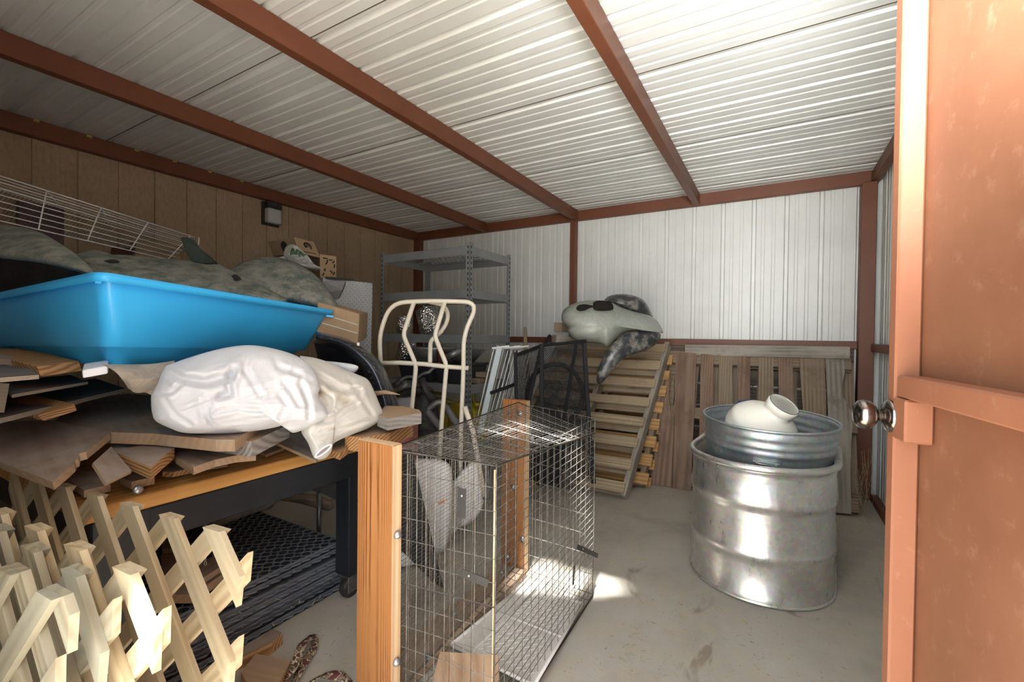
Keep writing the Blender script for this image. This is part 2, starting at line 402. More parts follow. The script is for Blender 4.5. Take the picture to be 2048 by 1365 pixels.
# ---- round tub sitting in its mouth
ax = V((.02, -.055, 1)).normalized(); tc = V((-.03, 2.63, .475)); e1 = Y_.cross(ax).normalized(); e2 = ax.cross(e1)
tub = thing('round_tub', 'round galvanised tub sunk in the mouth of the stock tank, white jug lying in it', 'tub', tc)
tp = [(0, 0), (.262, 0), (.27, .006), (.283, .13), (.285, .15), (.291, .158), (.286, .168), (.288, .185), (.294, .194), (.289, .204), (.292, .225), (.298, .234), (.294, .245), (.296, .268)]
M().lathe(tp, tc, ax, 64, cap=False).build('tub_wall', m_tub, tub, solid=.0014, off=-1)
M().tube([tc+ax*.272+e1*(.3*math.cos(t))+e2*(.3*math.sin(t)) for t in [2*math.pi*k/48 for k in range(48)]], .0062, 8, closed=True).build('rim', m_tub, tub)
for s in (-1, 1):
    m = M(); d = e2*s; w_ = e1; c = tc+ax*.125+d*.285
    m.frame(c-w_*.052, w_, d, ax, (.104, .012, .005)); m.frame(c-w_*.045-ax*.02, w_, d, ax, (.09, .003, .022))
    m.tube([c-w_*.04+d*.01, c-w_*.04+d*.022-ax*.004, c+w_*.04+d*.022-ax*.004, c+w_*.04+d*.01], .005, 8)
    m.build('drop_handle', m_tub, tub)
# ---- white plastic jug lying mouth up in the tub
m_jug = Mat('milky_white_plastic').base((.84, .81, .74)).set(rough=.38).m; m_jug.node_tree.nodes['Principled BSDF'].inputs['Subsurface Weight'].default_value = .15
jc = V((-.085, 2.59, .635)); ja = V((.50, -.36, .80)).normalized()
jug = thing('plastic_jug', 'milky white round jug with a screw lid resting inside the round tub', 'jug', jc)
M().lathe([(0, -.05), (.11, -.045), (.15, -.02), (.168, .03), (.172, .06), (.166, .085), (.168, .092), (.160, .11), (.135, .145), (.10, .172), (.072, .187), (.063, .194), (.062, .21), (.060, .245)], jc, ja, 48).build('jug_body', m_jug, jug)
m = M().lathe([(.062, .212), (.070, .216), (.071, .246), (.068, .254), (.066, .250)], jc, ja, 48).lathe([(.066, .250), (.060, .247), (0, .247)], jc, ja, 48); m.build('screw_lid', m_jug, jug)
m_gap = plain('dark_gasket', (.12, .12, .11), .6)
M().tube([jc+ja*.2545+(ja.cross(Z_).normalized()*math.cos(t)+ja.cross(ja.cross(Z_)).normalized()*math.sin(t))*.0680 for t in [2*math.pi*k/40 for k in range(40)]], .0016, 6, closed=True).build('lid_gasket', m_gap, jug)
# blue plastic thing behind the jug
m_blue = plain('dark_blue_plastic', (.03, .06, .17), .4)
c = P(1492, 803, 2.62)
tag(M().prism([P(1466, 812, 2.52), P(1478, 800, 2.56), P(1510, 800, 2.60), P(1525, 806, 2.60), P(1512, 815, 2.52)], V((-.02, .06, -.05))).build('scoop', m_blue, bev=.004), 'small dark blue plastic scoop showing behind the white jug on the tub rim', 'scoop')
# ---- woods
m_pal = wood('weathered_pallet_wood', (.31, .235, .155), (.17, .115, .07), (.25, .195, .14), ring=18, dirt=(.17, .115, .08), df=(.5, .72), dsc=5)
m_pal2 = wood('pale_pallet_wood', (.47, .375, .25), (.27, .19, .115), (.38, .30, .205), ring=18, dirt=(.23, .17, .115), df=(.55, .75), dsc=6)
m_new = wood('fresh_orange_pine', (.55, .33, .14), (.36, .19, .07), ring=14, dirt=(.45, .30, .17), df=(.6, .8))
m_grey = wood('sun_greyed_wood', (.31, .275, .23), (.17, .14, .115), (.36, .32, .27), ring=16, dirt=(.12, .09, .06), df=(.55, .8))
m_redp = wood('reddish_pallet_wood', (.27, .17, .115), (.14, .08, .052), (.25, .175, .125), ring=18, dirt=(.13, .09, .07), df=(.5, .72), dsc=5)
m_nail = plain('rusty_nail', (.05, .03, .02), .7, .5)
def jag(a, b, n, amp, dirn):
    """points from a to b pushed unevenly along dirn"""
    return [lerp(a, b, k/n)+dirn*(rnd(-amp, amp) if 0 < k < n else 0) for k in range(n+1)]
m_dkb = wood('dark_backing_wood', (.15, .115, .085), (.08, .06, .045), ring=14)  # darker wood for the boards behind the wide pallet's slats
# ---- wide pallet standing against the back wall
A = V((-.83, 3.56, 0)); B = V((.455, 3.60, 0)); U = (B-A).normalized(); T0 = V((0, .44, 1.03)).normalized(); N = U.cross(T0).normalized()
if N.y > 0: N = -N
def onp(x, y, A=A, N=N):
    d = dr(x, y); return CC+d*((A-CC).dot(N)/d.dot(N))
wp = thing('wide_pallet', 'wide weathered wooden pallet leaning on the back wall behind the stock tank', 'pallet', (A+B)/2)
SL = [(1352, 706, 1393, 705, 1382, 982, 1342, 977, m_redp), (1402, 707, 1427, 707, 1424, 985, 1396, 985, m_redp), (1438, 707, 1465, 708, 1463, 990, 1434, 988, m_pal), (1474, 707, 1500, 707, 1502, 1000, 1473, 1000, m_redp),
      (1517, 707, 1547, 708, 1548, 1000, 1515, 1000, m_pal), (1556, 708, 1586, 708, 1590, 1010, 1560, 1010, m_redp), (1598, 708, 1648, 709, 1661, 1024, 1622, 1020, m_pal)]
for x0, y0, x1, y1, x2, y2, x3, y3, mt in SL:
    a, b, c, d = onp(x3, y3), onp(x2, y2), onp(x1, y1), onp(x0, y0)
    lf = jag(d, a, 9, .0022, U); rt = jag(b, c, 9, .0022, U)
    m = M(); poly = [*lf, *rt]; g0 = V((rnd(0, 40), rnd(-.6, .6), rnd(-.6, .6))); n = len(poly)
    vs = poly+[p-N*.017 for p in poly]; gs = [g0+V(((p-a).dot(T0), (p-a).dot(U), 0)) for p in poly]; gs += [q+V((0, 0, .017)) for q in gs]
    m.add(vs, [list(range(n))[::-1], list(range(n, 2*n))]+[(i, (i+1) % n, n+(i+1) % n, n+i) for i in range(n)], gs); m.build('slat', mt, wp, fixn=True)
def wplank(parent, name, pts, mt, th=.017, lift=0):
    poly = [onp(x, y)+N*lift for x, y in pts]; g0 = V((rnd(0, 40), rnd(-.6, .6), rnd(-.6, .6))); n = len(poly); a = poly[0]
    vs = poly+[p-N*th for p in poly]; gs = [g0+V(((p-a).dot(T0), (p-a).dot(U), 0)) for p in poly]; gs += [q+V((0, 0, th)) for q in gs]
    return M().add(vs, [list(range(n))[::-1], list(range(n, 2*n))]+[(i, (i+1) % n, n+(i+1) % n, n+i) for i in range(n)], gs).build(name, mt, parent, fixn=True)
wplank(wp, 'split_slat', [(1300, 970), (1306, 925), (1312, 890), (1318, 885), (1315, 830), (1322, 795), (1327, 775), (1331, 760), (1338, 748), (1341, 752), (1338, 790), (1341, 830), (1346, 815), (1350, 803), (1350, 830), (1346, 975)], m_redp)
wplank(wp, 'live_edge_slat', [(1666, 1025), (1650, 709), (1689, 710), (1690, 745), (1683, 775), (1684, 790), (1692, 805), (1702, 822), (1706, 850), (1702, 890), (1701, 950), (1703, 1029)], m_grey)
for v0, v1, du in ((.03, .115, 0), (.50, .58, .01), (.91, .99, -.01)):     # runners seen between the slats
    L = 1.12; p = A+T0*(L*(v0+v1)/2)-N*.062+U*(.03+du); q = B+T0*(L*(v0+v1)/2)-N*.062+U*(.03+du)
    M().bar(p, q, .088, .075, N).build('runner', m_pal, wp)
for k in range(6):
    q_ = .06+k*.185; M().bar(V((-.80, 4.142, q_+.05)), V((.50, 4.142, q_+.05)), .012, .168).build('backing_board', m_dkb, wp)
for k in range(8):
    p = A+U*(.06+k*.175)-N*.112; M().bar(p+T0*.01, p+T0*1.10, .09, .015, N).build('back_slat', m_pal, wp)
# a narrower board lying on top, against the girt
bt = M().bar(PY(1370, 700, 4.02), PY(1700, 706, 4.02), .036, .088, Z_); tag(bt.build('long_board', m_grey, bev=.003), 'long grey board lying flat along the top edge of the wide pallet', 'board')
tag(M().bar(PY(1318, 716, 4.06), PY(1700, 728, 4.06), .02, .13, Z_).build('wide_board', m_pal, bev=.002), 'wide dark board upright behind the slat tops of the wide pallet', 'board')
for i, (a, b, w_, t_) in enumerate([((1722, 1030), (1690, 1015), .05, .09)]):
    pass
def endblock(x, y, Z, dx, dy, dz, mt, lab):
    c = P(x, y, Z); o = M().frame(c, X_, Y_, Z_, (dx, dy, dz)).build('wood_block', mt, bev=.003); tag(o, lab, 'wood block'); return o
endblock(1692, 1030, 3.02, .085, .3, .14, m_pal, 'short brown timber end on the floor at the right foot of the wide pallet')
# ---- two narrow pallets leaning to the left of it
def narrow_pallet(label, foot, top, wdt, udir, n_sl, sw, rail, slat, mt_r, mt_s, over, rails=(0, .47, 1), both=True, dbl=False):
    foot, top = V(foot), V(top); ex = (top-foot); L = ex.length; ex.normalize(); ud = V(udir).normalized(); nn = ud.cross(ex).normalized()
    if nn.y > 0: nn = -nn
    t = thing('narrow_pallet', label, 'pallet', foot)
    for r in rails:
        p = foot+ud*(wdt*r); M().bar(p, p+ex*L, rail[0], rail[1], nn).build('rail', mt_r, t, bev=.003)
    for i in range(n_sl):
        s = .05+(L-.13)*i/(n_sl-1); c = foot+ex*s+nn*(rail[1]/2+slat/2)
        j = rnd(-.004, .004)
        a = c-ud*over; b = c+ud*(wdt+over)+ex*j
        M().bar(a, b, sw*rnd(.93, 1.05), slat, nn).build('slat', mt_s, t, bev=.0015)
        if both:
            c2 = foot+ex*(s+(.0 if not dbl else 0))-nn*(rail[1]/2+slat/2)
            M().bar(c2-ud*over, c2+ud*(wdt+over), sw*.95, slat, nn).build('slat', mt_s, t, bev=.0015)
    return t
narrow_pallet('steeply leaning pallet with grey rails and pale slats under the motor vehicle body cover', (-.905, 3.14, .01), (-.79, 3.99, 1.08), 1.0, (-1, .02, 0), 8, .082, (.04, .09), .017, m_grey, m_pal2, .005)
narrow_pallet('leaning pallet with fresh orange slat ends behind the grey railed pallet', (-.86, 3.44, .01), (-.80, 4.06, .99), .95, (-1, .0, 0), 8, .09, (.04, .085), .018, m_pal, m_new, .055, dbl=True)
narrow_pallet('dark pallet hidden behind the orange ended one, lowest against the wall', (-.80, 3.74, .01), (-.74, 4.09, .93), .95, (-1, .0, 0), 7, .09, (.04, .05), .012, m_pal, m_pal, .02, both=False)
tag(M().bar(P(1108, 678, 3.5), P(1200, 686, 3.62), .09, .06, Z_).build('timber', m_grey, bev=.004), 'short grey timber across the pallet top under the nose of the body cover', 'timber')
tag(M().bar(P(1116, 655, 3.5), P(1128, 655, 3.62), .07, .075, Z_).build('timber', m_pal, bev=.004), 'cut timber end standing on the pallet left of the body cover', 'timber')
# ================================================================ sculpting helpers
def cr(a, b, c, d, t): return .5*((2*b)+(c-a)*t+(2*a-5*b+4*c-d)*t*t+(3*b-a-3*c+d)*t**3)
def crow(r, t):
    n = len(r)-1; x = min(max(t, 0), 1)*n; i = min(int(x), n-1); f = x-i
    g = lambda k: r[k] if 0 <= k <= n else (r[0]*2-r[1] if k < 0 else r[n]*2-r[n-1])
    return cr(g(i-1), g(i), g(i+1), g(i+2), f)
def patch(rows, nu=24, nv=24, disp=None, world=False):
    """smooth sheet through rows of (x, y, Z) picks; disp(u, v, p) gives an extra push towards the viewer"""
    W = [[(V(q) if world else P(*q)) for q in r] for r in rows]
    def f(u, v):
        p = crow([crow(r, v) for r in W], u)
        if disp: p = p+(CC-p).normalized()*disp(u, v, p)
        return p
    return M().grid(f, nu, nv)
def outl(pts, sx, ox, oy): return [(ox+a/sx, oy+b/sx) for a, b in pts]
def blob(pts, Z, front, back, m=None, nr=8, k=3, tilt=(0, 0), pw=.6, disp=None):
    """rounded body with the traced outline, bulging front / back metres each way; tilt = depth change per pixel in x and y"""
    cx = sum(p[0] for p in pts)/len(pts); cy = sum(p[1] for p in pts)/len(pts)
    pp = smoothpath([V((x, y, 0)) for x, y in pts]+[V((pts[0][0], pts[0][1], 0))], k)[:-1]
    m = m or M(); n = len(pp); rings = []
    for side, B in ((1, front), (-1, back)):
        rr = []
        for i in range(nr+1):
            t = (i/nr); sc = 1-t**1.3; h = B*(math.sin(t*math.pi/2)**pw if t else 0); row = []
            for q in pp:
                x = cx+(q.x-cx)*sc; y = cy+(q.y-cy)*sc
                z = Z+tilt[0]*(x-cx)+tilt[1]*(y-cy)-side*h; w_ = P(x, y, z)
                if disp and side > 0: w_ = w_+(CC-w_).normalized()*disp(w_)*min(1, t*3)
                row.append(w_)
            rr.append(row)
        rings.append(rr)
    allr = rings[1][::-1][:-1]+rings[0]
    vs = [p for r in allr for p in r]
    fs = [(i*n+j, i*n+(j+1) % n, (i+1)*n+(j+1) % n, (i+1)*n+j) for i in range(len(allr)-1) for j in range(n)]
    return m.add(vs, fs, None, True)
def nz(p, s, o=0): return noise.noise(V((p.x*s+o, p.y*s-o, p.z*s+o*2)))
def tubeP(m, pts, r, n=8, rc=0, sm=0, **k):
    w_ = [P(*q) for q in pts]
    if rc: w_ = roundcorner(w_, rc)
    if sm: w_ = smoothpath(w_, sm)
    return m.tube(w_, r, n, **k)
# ================================================================ body cover of a quad bike on the pallets
m_cov = painted('dusty_grey_green_plastic', (.235, .27, .235), (.33, .36, .32), (.42, .40, .34), rough=.42, sc=6, amt=(.45, .75))
m_blk = painted('scuffed_black_fender', (.018, .021, .027), (.045, .048, .052), (.30, .28, .24), rough=.32, sc=2.6, amt=(.47, .66))
m_lens = plain('dark_headlamp_hole', (.012, .010, .008), .8, spec=.15)
cv = thing('quad_body_cover', 'grey plastic quad bike body cover with two headlamp holes, lying on the leaning pallet', 'body cover', P(1225, 690, 3.3))
o = outl([(68, 215), (85, 180), (130, 150), (200, 130), (300, 125), (370, 135), (430, 165), (500, 190), (600, 215), (650, 250), (680, 300), (683, 325), (640, 312), (560, 305), (480, 315), (430, 335), (390, 372), (345, 412), (300, 387), (240, 382), (180, 375), (130, 350), (105, 312), (110, 290), (75, 255)], 3.035, 1100, 560)
blob(o, 3.25, .20, .12, tilt=(.0004, -.001)).build('front_shell', m_cov, cv)
def lensblob(pts, Z, nm):
    blob(outl(pts, 3.035, 1100, 560), Z, .004, .02, nr=4).build(nm, m_lens, cv)
lensblob([(158, 172), (172, 155), (205, 148), (238, 152), (262, 158), (262, 166), (238, 172), (215, 184), (185, 190), (165, 185)], 3.068, 'headlamp_hole')
lensblob([(262, 138), (285, 127), (330, 127), (370, 136), (384, 160), (380, 182), (330, 188), (280, 186), (262, 172)], 3.052, 'headlamp_hole')
o = outl([(328, 122), (360, 98), (420, 86), (500, 93), (565, 122), (598, 165), (627, 232), (600, 228), (540, 215), (480, 198), (430, 172), (380, 145)], 3.035, 1100, 560)
blob(o, 3.42, .10, .08).build('rear_fender', m_blk, cv)
o = outl([(292, 632), (281, 600), (292, 535), (335, 445), (400, 365), (450, 325), (520, 308), (620, 312), (662, 322), (672, 345), (645, 390), (580, 430), (500, 458), (430, 492), (385, 540), (340, 598), (312, 632)], 3.035, 1100, 560)
blob(o, 3.16, .07, .07, tilt=(.0006, .0003)).build('front_fender', m_blk, cv)
# ================================================================ steel shelving
m_shelf = painted('grey_hammered_shelf_steel', (.16, .175, .185), (.20, .215, .225), (.30, .30, .29), rough=.42, sc=8, amt=(.62, .85))
m_slot = plain('post_slot', (.02, .02, .02), .9)
sh = thing('steel_shelving', 'grey steel shelving unit with wire decks in the far left corner', 'shelving', (-2.31, 2.88, 0))
sx0, sx1, sy0, sy1, sz = -2.745, -1.868, 2.60, 3.165, 1.80
for x in (sx0, sx1):
    for y in (sy0, sy1):
        dx = 1 if x == sx0 else -1; dy = 1 if y == sy0 else -1
        m = M(); m.bx(min(x, x+dx*.036), max(x, x+dx*.036), min(y, y+dy*.0022), max(y, y+dy*.0022), 0, sz, ax=2); m.bx(min(x, x+dx*.0022), max(x, x+dx*.0022), min(y, y+dy*.036), max(y, y+dy*.036), 0, sz, ax=2)
        ps = m.build('post', m_shelf, sh)
        h = M()
        for q in range(46):
            z = .05+q*.038; h.bx(min(x+dx*.012, x+dx*.022), max(x+dx*.012, x+dx*.022), y-dy*.0006-.0004, y-dy*.0006+.0004, z, z+.018); h.bx(x-dx*.0006-.0004, x-dx*.0006+.0004, min(y+dy*.012, y+dy*.022), max(y+dy*.012, y+dy*.022), z, z+.018)
        tag(h.build('slots', m_slot, ps), kind='stuff')
levels = [1.745, 1.44, 1.115, .755, .33]
for z in levels:
    m = M(); m.bx(sx0+.003, sx1-.003, sy0+.003, sy0+.012, z-.032, z+.032); m.build('shelf_beam', m_shelf, sh, bev=.002)
    m = M(); m.bx(sx0+.003, sx1-.003, sy1-.012, sy1-.003, z-.032, z+.032); m.build('shelf_beam', m_shelf, sh, bev=.002)
    m = M(); m.bx(sx0+.003, sx0+.012, sy0+.012, sy1-.012, z-.032, z+.032); m.build('shelf_beam', m_shelf, sh, bev=.002)
    m = M(); m.bx(sx1-.012, sx1-.003, sy0+.012, sy1-.012, z-.032, z+.032); m.build('shelf_beam', m_shelf, sh, bev=.002)
    m = M()
    for q in range(19): x = sx0+.02+q*.0455; m.tube([(x, sy0+.01, z+.02), (x, sy1-.01, z+.02)], .0022, 4)
    for q in range(7): y = sy0+.05+q*.078; m.tube([(sx0+.01, y, z+.016), (sx1-.01, y, z+.016)], .0028, 4)
    tag(m.build('wire_deck', m_shelf, sh), kind='stuff')
# things on the shelves
m_foil = Mat('bubbled_foil').base((.80, .80, .78)).set(rough=.22, metal=1)
vo = m_foil.node('ShaderNodeTexVoronoi'); vo.inputs['Scale'].default_value = 90; m_foil.link(m_foil.coord('world'), vo.inputs[0]); m_foil.bump(vo.outputs['Distance'], .9, .01); m_foil = m_foil.m
def foil(x, y, z, r, L, ax, lab):
    t = M().lathe([(r*.25, 0), (r, 0), (r, L), (r*.25, L), (r*.25, L*.8)], V((x, y, z)), ax, 28); tag(t.build('foil_roll', m_foil), lab, 'foil roll', 'foil rolls on the shelving')
foil(-2.60, 2.72, 1.16, .065, .13, V((.15, -.1, 1)), 'small bubble foil roll standing at the left end of the shelf')
foil(-2.34, 2.75, 1.165, .085, .19, V((-.25, -.1, 1)), 'larger tilted bubble foil roll right of the small one on the shelf')
foil(-2.62, 2.74, .935, .07, .22, V((.3, 0, 1)), 'crumpled bubble foil roll on the shelf below the other rolls')
m_glass = Mat('dim_clear_plastic').base((.55, .60, .60)).set(rough=.15, trans=.75).m
b = V((-2.38, 2.80, .935))
tag(M().lathe([(0, 0), (.15, .0), (.18, .10), (.185, .11), (.177, .11), (.145, .008), (0, .008)], b, Z_, 40).build('washtub', m_tub), 'small round galvanised washtub among foil rolls on the fourth shelf', 'tub')
tag(M().lathe([(0, 0), (.08, .0), (.17, .09), (.175, .095), (.165, .093), (.078, .008), (0, .008)], V((-2.09, 2.84, .935)), Z_, 40).build('bowl', m_glass), 'shallow clear bowl on the fourth shelf behind the cream tube frame', 'bowl')
m_bin = plain('charcoal_bin_plastic', (.022, .025, .032), .45)
for i, (x, w_, lab) in enumerate([(-2.42, .34, 'left charcoal plastic bin on the fourth shelf'), (-2.09, .26, 'right charcoal plastic bin on the fourth shelf')]):
    m = M(); o = [(x-w_/2, 2.64), (x+w_/2, 2.64), (x+w_/2, 2.98), (x-w_/2, 2.98)]
    m.add([(a+(x-a)*.12, b+(2.81-b)*.12, .785) for a, b in o]+[(a, b, .915) for a, b in o], [(3, 2, 1, 0), (0, 1, 5, 4), (1, 2, 6, 5), (2, 3, 7, 6), (3, 0, 4, 7), (4, 5, 6, 7)])
    t = thing('storage_bin', lab, 'bin', (x, 2.81, .785), 'charcoal bins on the shelving'); m.build('bin_body', m_bin, t, bev=.01, seg=2)
    M().bx(x-w_/2-.008, x+w_/2+.008, 2.632, 2.988, .912, .930).build('bin_rim', m_bin, t, bev=.004)
m_red = plain('red_label_plastic', (.14, .03, .022), .5)
tag(M().lathe([(0, 0), (.03, 0), (.03, .09), (.012, .11), (.012, .13), (0, .13)], V((-2.20, 2.70, .935)), Z_, 20).build('bottle', m_red), 'small red plastic bottle in front of the round washtub on the shelf', 'bottle')
for i, (x, y, z, l) in enumerate([(-1.99, 2.80, .80, .17), (-1.96, 2.92, .80, .16), (-1.97, 2.86, .845, .15)]):
    tag(M().bar((x-l/2, y, z), (x+l/2, y+.03, z), .09, .038).build('wood_offcut', m_pal, bev=.003), ['front', 'rear', 'top'][i]+' brown wood offcut on the right end of the fourth shelf', 'offcut', 'offcuts on the shelving')
# yellow cans
m_yel = painted('faded_yellow_plastic', (.22, .17, .012), (.33, .26, .018), (.30, .25, .12), rough=.42, sc=6, amt=(.6, .85))
def can(x, y, z, s, lab, rz=0):
    t = thing('fuel_can', lab, 'fuel can', (0, 0, 0), 'yellow fuel cans')
    m = M(); pr = [(-.15, 0), (.15, 0), (.15, .26), (.05, .33), (-.08, .33), (-.15, .27)]
    m.prism([V((a*s, -.09*s, b*s)) for a, b in pr], V((0, .18*s, 0))); m.build('can_body', m_yel, t, bev=.02, seg=3)
    M().tube(roundcorner([V((-.07*s, 0, .32*s)), V((-.07*s, 0, .38*s)), V((.05*s, 0, .38*s)), V((.06*s, 0, .32*s))], .02), .014*s, 8).build('handle', m_yel, t)
    M().lathe([(.03*s, 0), (.03*s, .03*s), (0, .03*s)], V((.1*s, 0, .30*s)), V((.4, 0, 1)), 16).build('spout_cap', m_yel, t)
    t.location = (x, y, z); t.rotation_euler.z = rz; return t
can(-2.26, 2.74, .355, .88, 'middle yellow plastic fuel can of three on the bottom shelf', .1)
can(-1.985, 2.76, .355, .88, 'rightmost yellow plastic fuel can on the bottom shelf, by the right post', -.1)
can(-2.56, 2.74, .355, .86, 'leftmost yellow plastic fuel can on the bottom shelf', .1)
# ================================================================ cream tube frame
m_cream = painted('chipped_cream_enamel', (.74, .68, .56), (.80, .75, .64), (.35, .28, .20), rough=.35, sc=10, amt=(.72, .82))
def o6(pts, Z): return [(700+a/3.25, 440+b/3.25, Z if len(q) == 0 else q[0]) for a, b, *q in pts]
tf = thing('tube_frame', 'chipped cream tubular steel frame with bent bars standing behind the cage', 'frame', P(900, 1060, 2.6))
def tb(nm, pts, Z=2.55, rc=.05, r=.0128, sm=0):
    m = M(); tubeP(m, o6(pts, Z), r, 12, rc=rc, sm=sm); m.build(nm, m_cream, tf)
tb('outer_tube', [(200, 940), (190, 745), (265, 540), (500, 527), (838, 534), (738, 745), (738, 965), (722, 1330), (715, 1900, 2.6)], rc=.09)
tb('bent_bar', [(415, 538), (345, 748), (430, 945), (400, 1240), (385, 1500)], rc=.03)
tb('bent_bar', [(615, 538), (550, 755), (628, 945), (595, 1320), (565, 1830)], rc=.03)
tb('rear_loop', [(515, 533, 2.58), (590, 550, 2.62), (632, 600, 2.66), (628, 665, 2.68), (585, 735, 2.68), (530, 785, 2.66), (522, 850, 2.62), (520, 945, 2.57)], rc=0, sm=5)
tb('cross_bar', [(205, 932), (330, 930), (480, 938), (620, 955), (770, 965)], rc=0)
tb('slanting_foot', [(745, 1215), (800, 1380), (875, 1800)], rc=0, Z=2.45, r=.014)
# ================================================================ black wheeled motorbike front
m_bk = plain('dirty_black_metal', (.012, .012, .013), .5, .0, spec=.3, c2=(.05, .045, .04), sc=30, kind='world')
m_gr = plain('dusty_grey_metal', (.10, .105, .11), .38, .6, c2=(.20, .20, .19), sc=25, kind='world')
m_rub = plain('grey_rubber_bellows', (.10, .10, .10), .6)
mb = thing('motorbike', 'dusty black dirt bike front end with grey handlebar behind the cream tube frame', 'motorbike', P(860, 1050, 2.8))
def o7(pts, Z): return [(740+a/4.265, 640+b/4.265, q[0] if q else Z) for a, b, *q in pts]
tubeP(M(), o7([(215, 555), (290, 500), (345, 488), (400, 497), (450, 462), (500, 448), (540, 412), (600, 372)], 2.75), .011, 10, sm=4).build('handlebar', m_gr, mb)
tubeP(M(), o7([(195, 570), (262, 520)], 2.75), .019, 12).build('grip', m_bk, mb); tubeP(M(), o7([(640, 325), (775, 262)], 2.78), .017, 12).build('grip', m_gr, mb)
tubeP(M(), o7([(235, 600), (330, 545)], 2.73), [.012, .026], 10).build('brake_lever', m_gr, mb)
tubeP(M(), o7([(435, 500), (470, 600), (548, 700)], 2.72), [.026, .022, .026], 12).build('steering_stem', m_bk, mb)
tubeP(M(), o7([(485, 775), (540, 725), (600, 705), (640, 740)], 2.7), .02, 10, sm=3).build('fork_crown', m_gr, mb)
for a, b in (([490, 785], [560, 870]), ([640, 738], [705, 835])):
    m = M(); p, q = P(*o7([(*a,)], 2.69)[0]), P(*o7([(*b,)], 2.66)[0]); ax_ = (q-p).normalized(); L_ = (q-p).length*2.2
    m.lathe([(.019+.005*(k % 2), L_*k/30) for k in range(31)], p, ax_, 14); m.build('fork_bellows', m_rub, mb)
blob([(822, 785), (845, 775), (872, 800), (880, 850), (872, 900), (830, 905), (815, 850)], 2.85, .06, .1).build('fuel_tank', m_bk, mb)
blob([(793, 800), (815, 783), (824, 790), (824, 830), (800, 838)], 2.8, .01, .03).build('side_panel', plain('pale_grey_panel', (.30, .31, .34), .4), mb)
blob([(790, 795), (795, 783), (820, 776), (850, 772), (868, 780), (850, 787), (815, 795)], 2.78, .03, .03).build('seat_rail', m_bk, mb)
wc = P(930, 930, 2.75)
m = M(); wa = (CR*.6+CF*.8).normalized(); w1 = wa.cross(Z_).normalized()
m.tube([wc+w1*(.27*math.cos(t))+Z_*(.27*math.sin(t)-.05) for t in [2*math.pi*k/40 for k in range(40)]], .035, 10, closed=True); pass
m = M()
for k in range(14): t = 2*math.pi*k/14; m.tube([wc-Z_*.05+w1*(.03*math.cos(t+.6))+Z_*(.03*math.sin(t+.6)), wc-Z_*.05+w1*(.24*math.cos(t))+Z_*(.24*math.sin(t))], .0018, 4)
blob([(845, 880), (870, 865), (905, 860), (925, 880), (930, 930), (915, 960), (880, 965), (850, 940)], 2.8, .06, .12, disp=lambda p: .02*nz(p, 14)).build('engine', m_bk, mb)
# ================================================================ leaning white wire racks, pole, black mesh chairs
m_wht = plain('white_coated_wire', (.72, .74, .72), .4, c2=(.55, .58, .57), sc=20)
m_lb = plain('pale_blue_grey_flat_bar', (.42, .50, .53), .4)
def o5(pts, Z): return [(900+a/3.793, 640+b/3.793, q[0] if q else Z) for a, b, *q in pts]
for i, (dx, Z0, n_, lab) in enumerate([(0, 3.0, 2, 'white folding wire rack with a pale blue flat bar leaning beside the shelving, frontmost'), (75, 3.12, 3, 'white folding wire rack leaning behind the front one, middle of three'), (135, 3.25, 4, 'white folding wire rack leaning against the back wall, rearmost of three')]):
    t = thing('wire_rack', lab, 'wire rack', P(965+dx/3.8, 850, Z0), 'white folding wire racks')
    tubeP(M(), o5([(200+dx, 780), (322+dx, 260), (345+dx, 222), (400+dx, 218)], Z0), .0042, 6, sm=3).build('side_wire', m_wht, t)
    if i == 0: M().bar(P(*o5([(225, 860)], Z0)[0]), P(*o5([(378, 200)], Z0)[0]), .038, .012, -CF).build('flat_bar', m_lb, t, bev=.002)
    M().bar(P(*o5([(318+dx, 216)], Z0)[0]), P(*o5([(450+dx*1.1, 200)], Z0)[0]), .018, .012).build('top_bar', m_wht, t, bev=.002)
    for k in range(n_+2):
        d = dx+70+k*(26 if i else 30); tubeP(M(), o5([(215+d*1.0, 800), (375+d*.92, 235)], Z0+.02*k), .0035, 6).build('rod', m_wht, t)
tag(M().tube([P(1050, 655, 3.5), P(1051, 690, 3.48), P(1058, 775, 3.4), P(1062, 840, 3.3), P(1066, 985, 3.05)], [.012, .016, .017, .016, .016], 10).build('tool_handle', m_pal), 'brown wooden tool handle leaning on the wall between the wire racks and black chairs', 'handle')
m_chr = plain('black_powder_coat', (.012, .012, .014), .6, spec=.2)
def mesh_mat():
    a = Mat('black_sling_mesh'); g = a.node('ShaderNodeAttribute', attribute_name='gc')
    mp = a.node('ShaderNodeMapping'); mp.inputs['Rotation'].default_value = (0, 0, .785); mp.inputs['Scale'].default_value = (1, 1, 1); a.link(g.outputs['Vector'], mp.inputs[0])
    sp = a.node('ShaderNodeSeparateXYZ'); a.link(mp.outputs[0], sp.inputs[0]); out = []
    for i in (0, 1):
        f = a.node('ShaderNodeMath', operation='MULTIPLY'); a.link(sp.outputs[i], f.inputs[0]); f.inputs[1].default_value = 110
        q = a.node('ShaderNodeMath', operation='FRACT'); a.link(f.outputs[0], q.inputs[0])
        r = a.node('ShaderNodeMath', operation='LESS_THAN'); a.link(q.outputs[0], r.inputs[0]); r.inputs[1].default_value = .36; out.append(r.outputs[0])
    mx = a.node('ShaderNodeMath', operation='MAXIMUM'); a.link(out[0], mx.inputs[0]); a.link(out[1], mx.inputs[1])
    a.base((.018, .018, .02)); a.set(spec=.15, rough=.8, alpha=mx.outputs[0]); return a.m
m_mesh = mesh_mat()
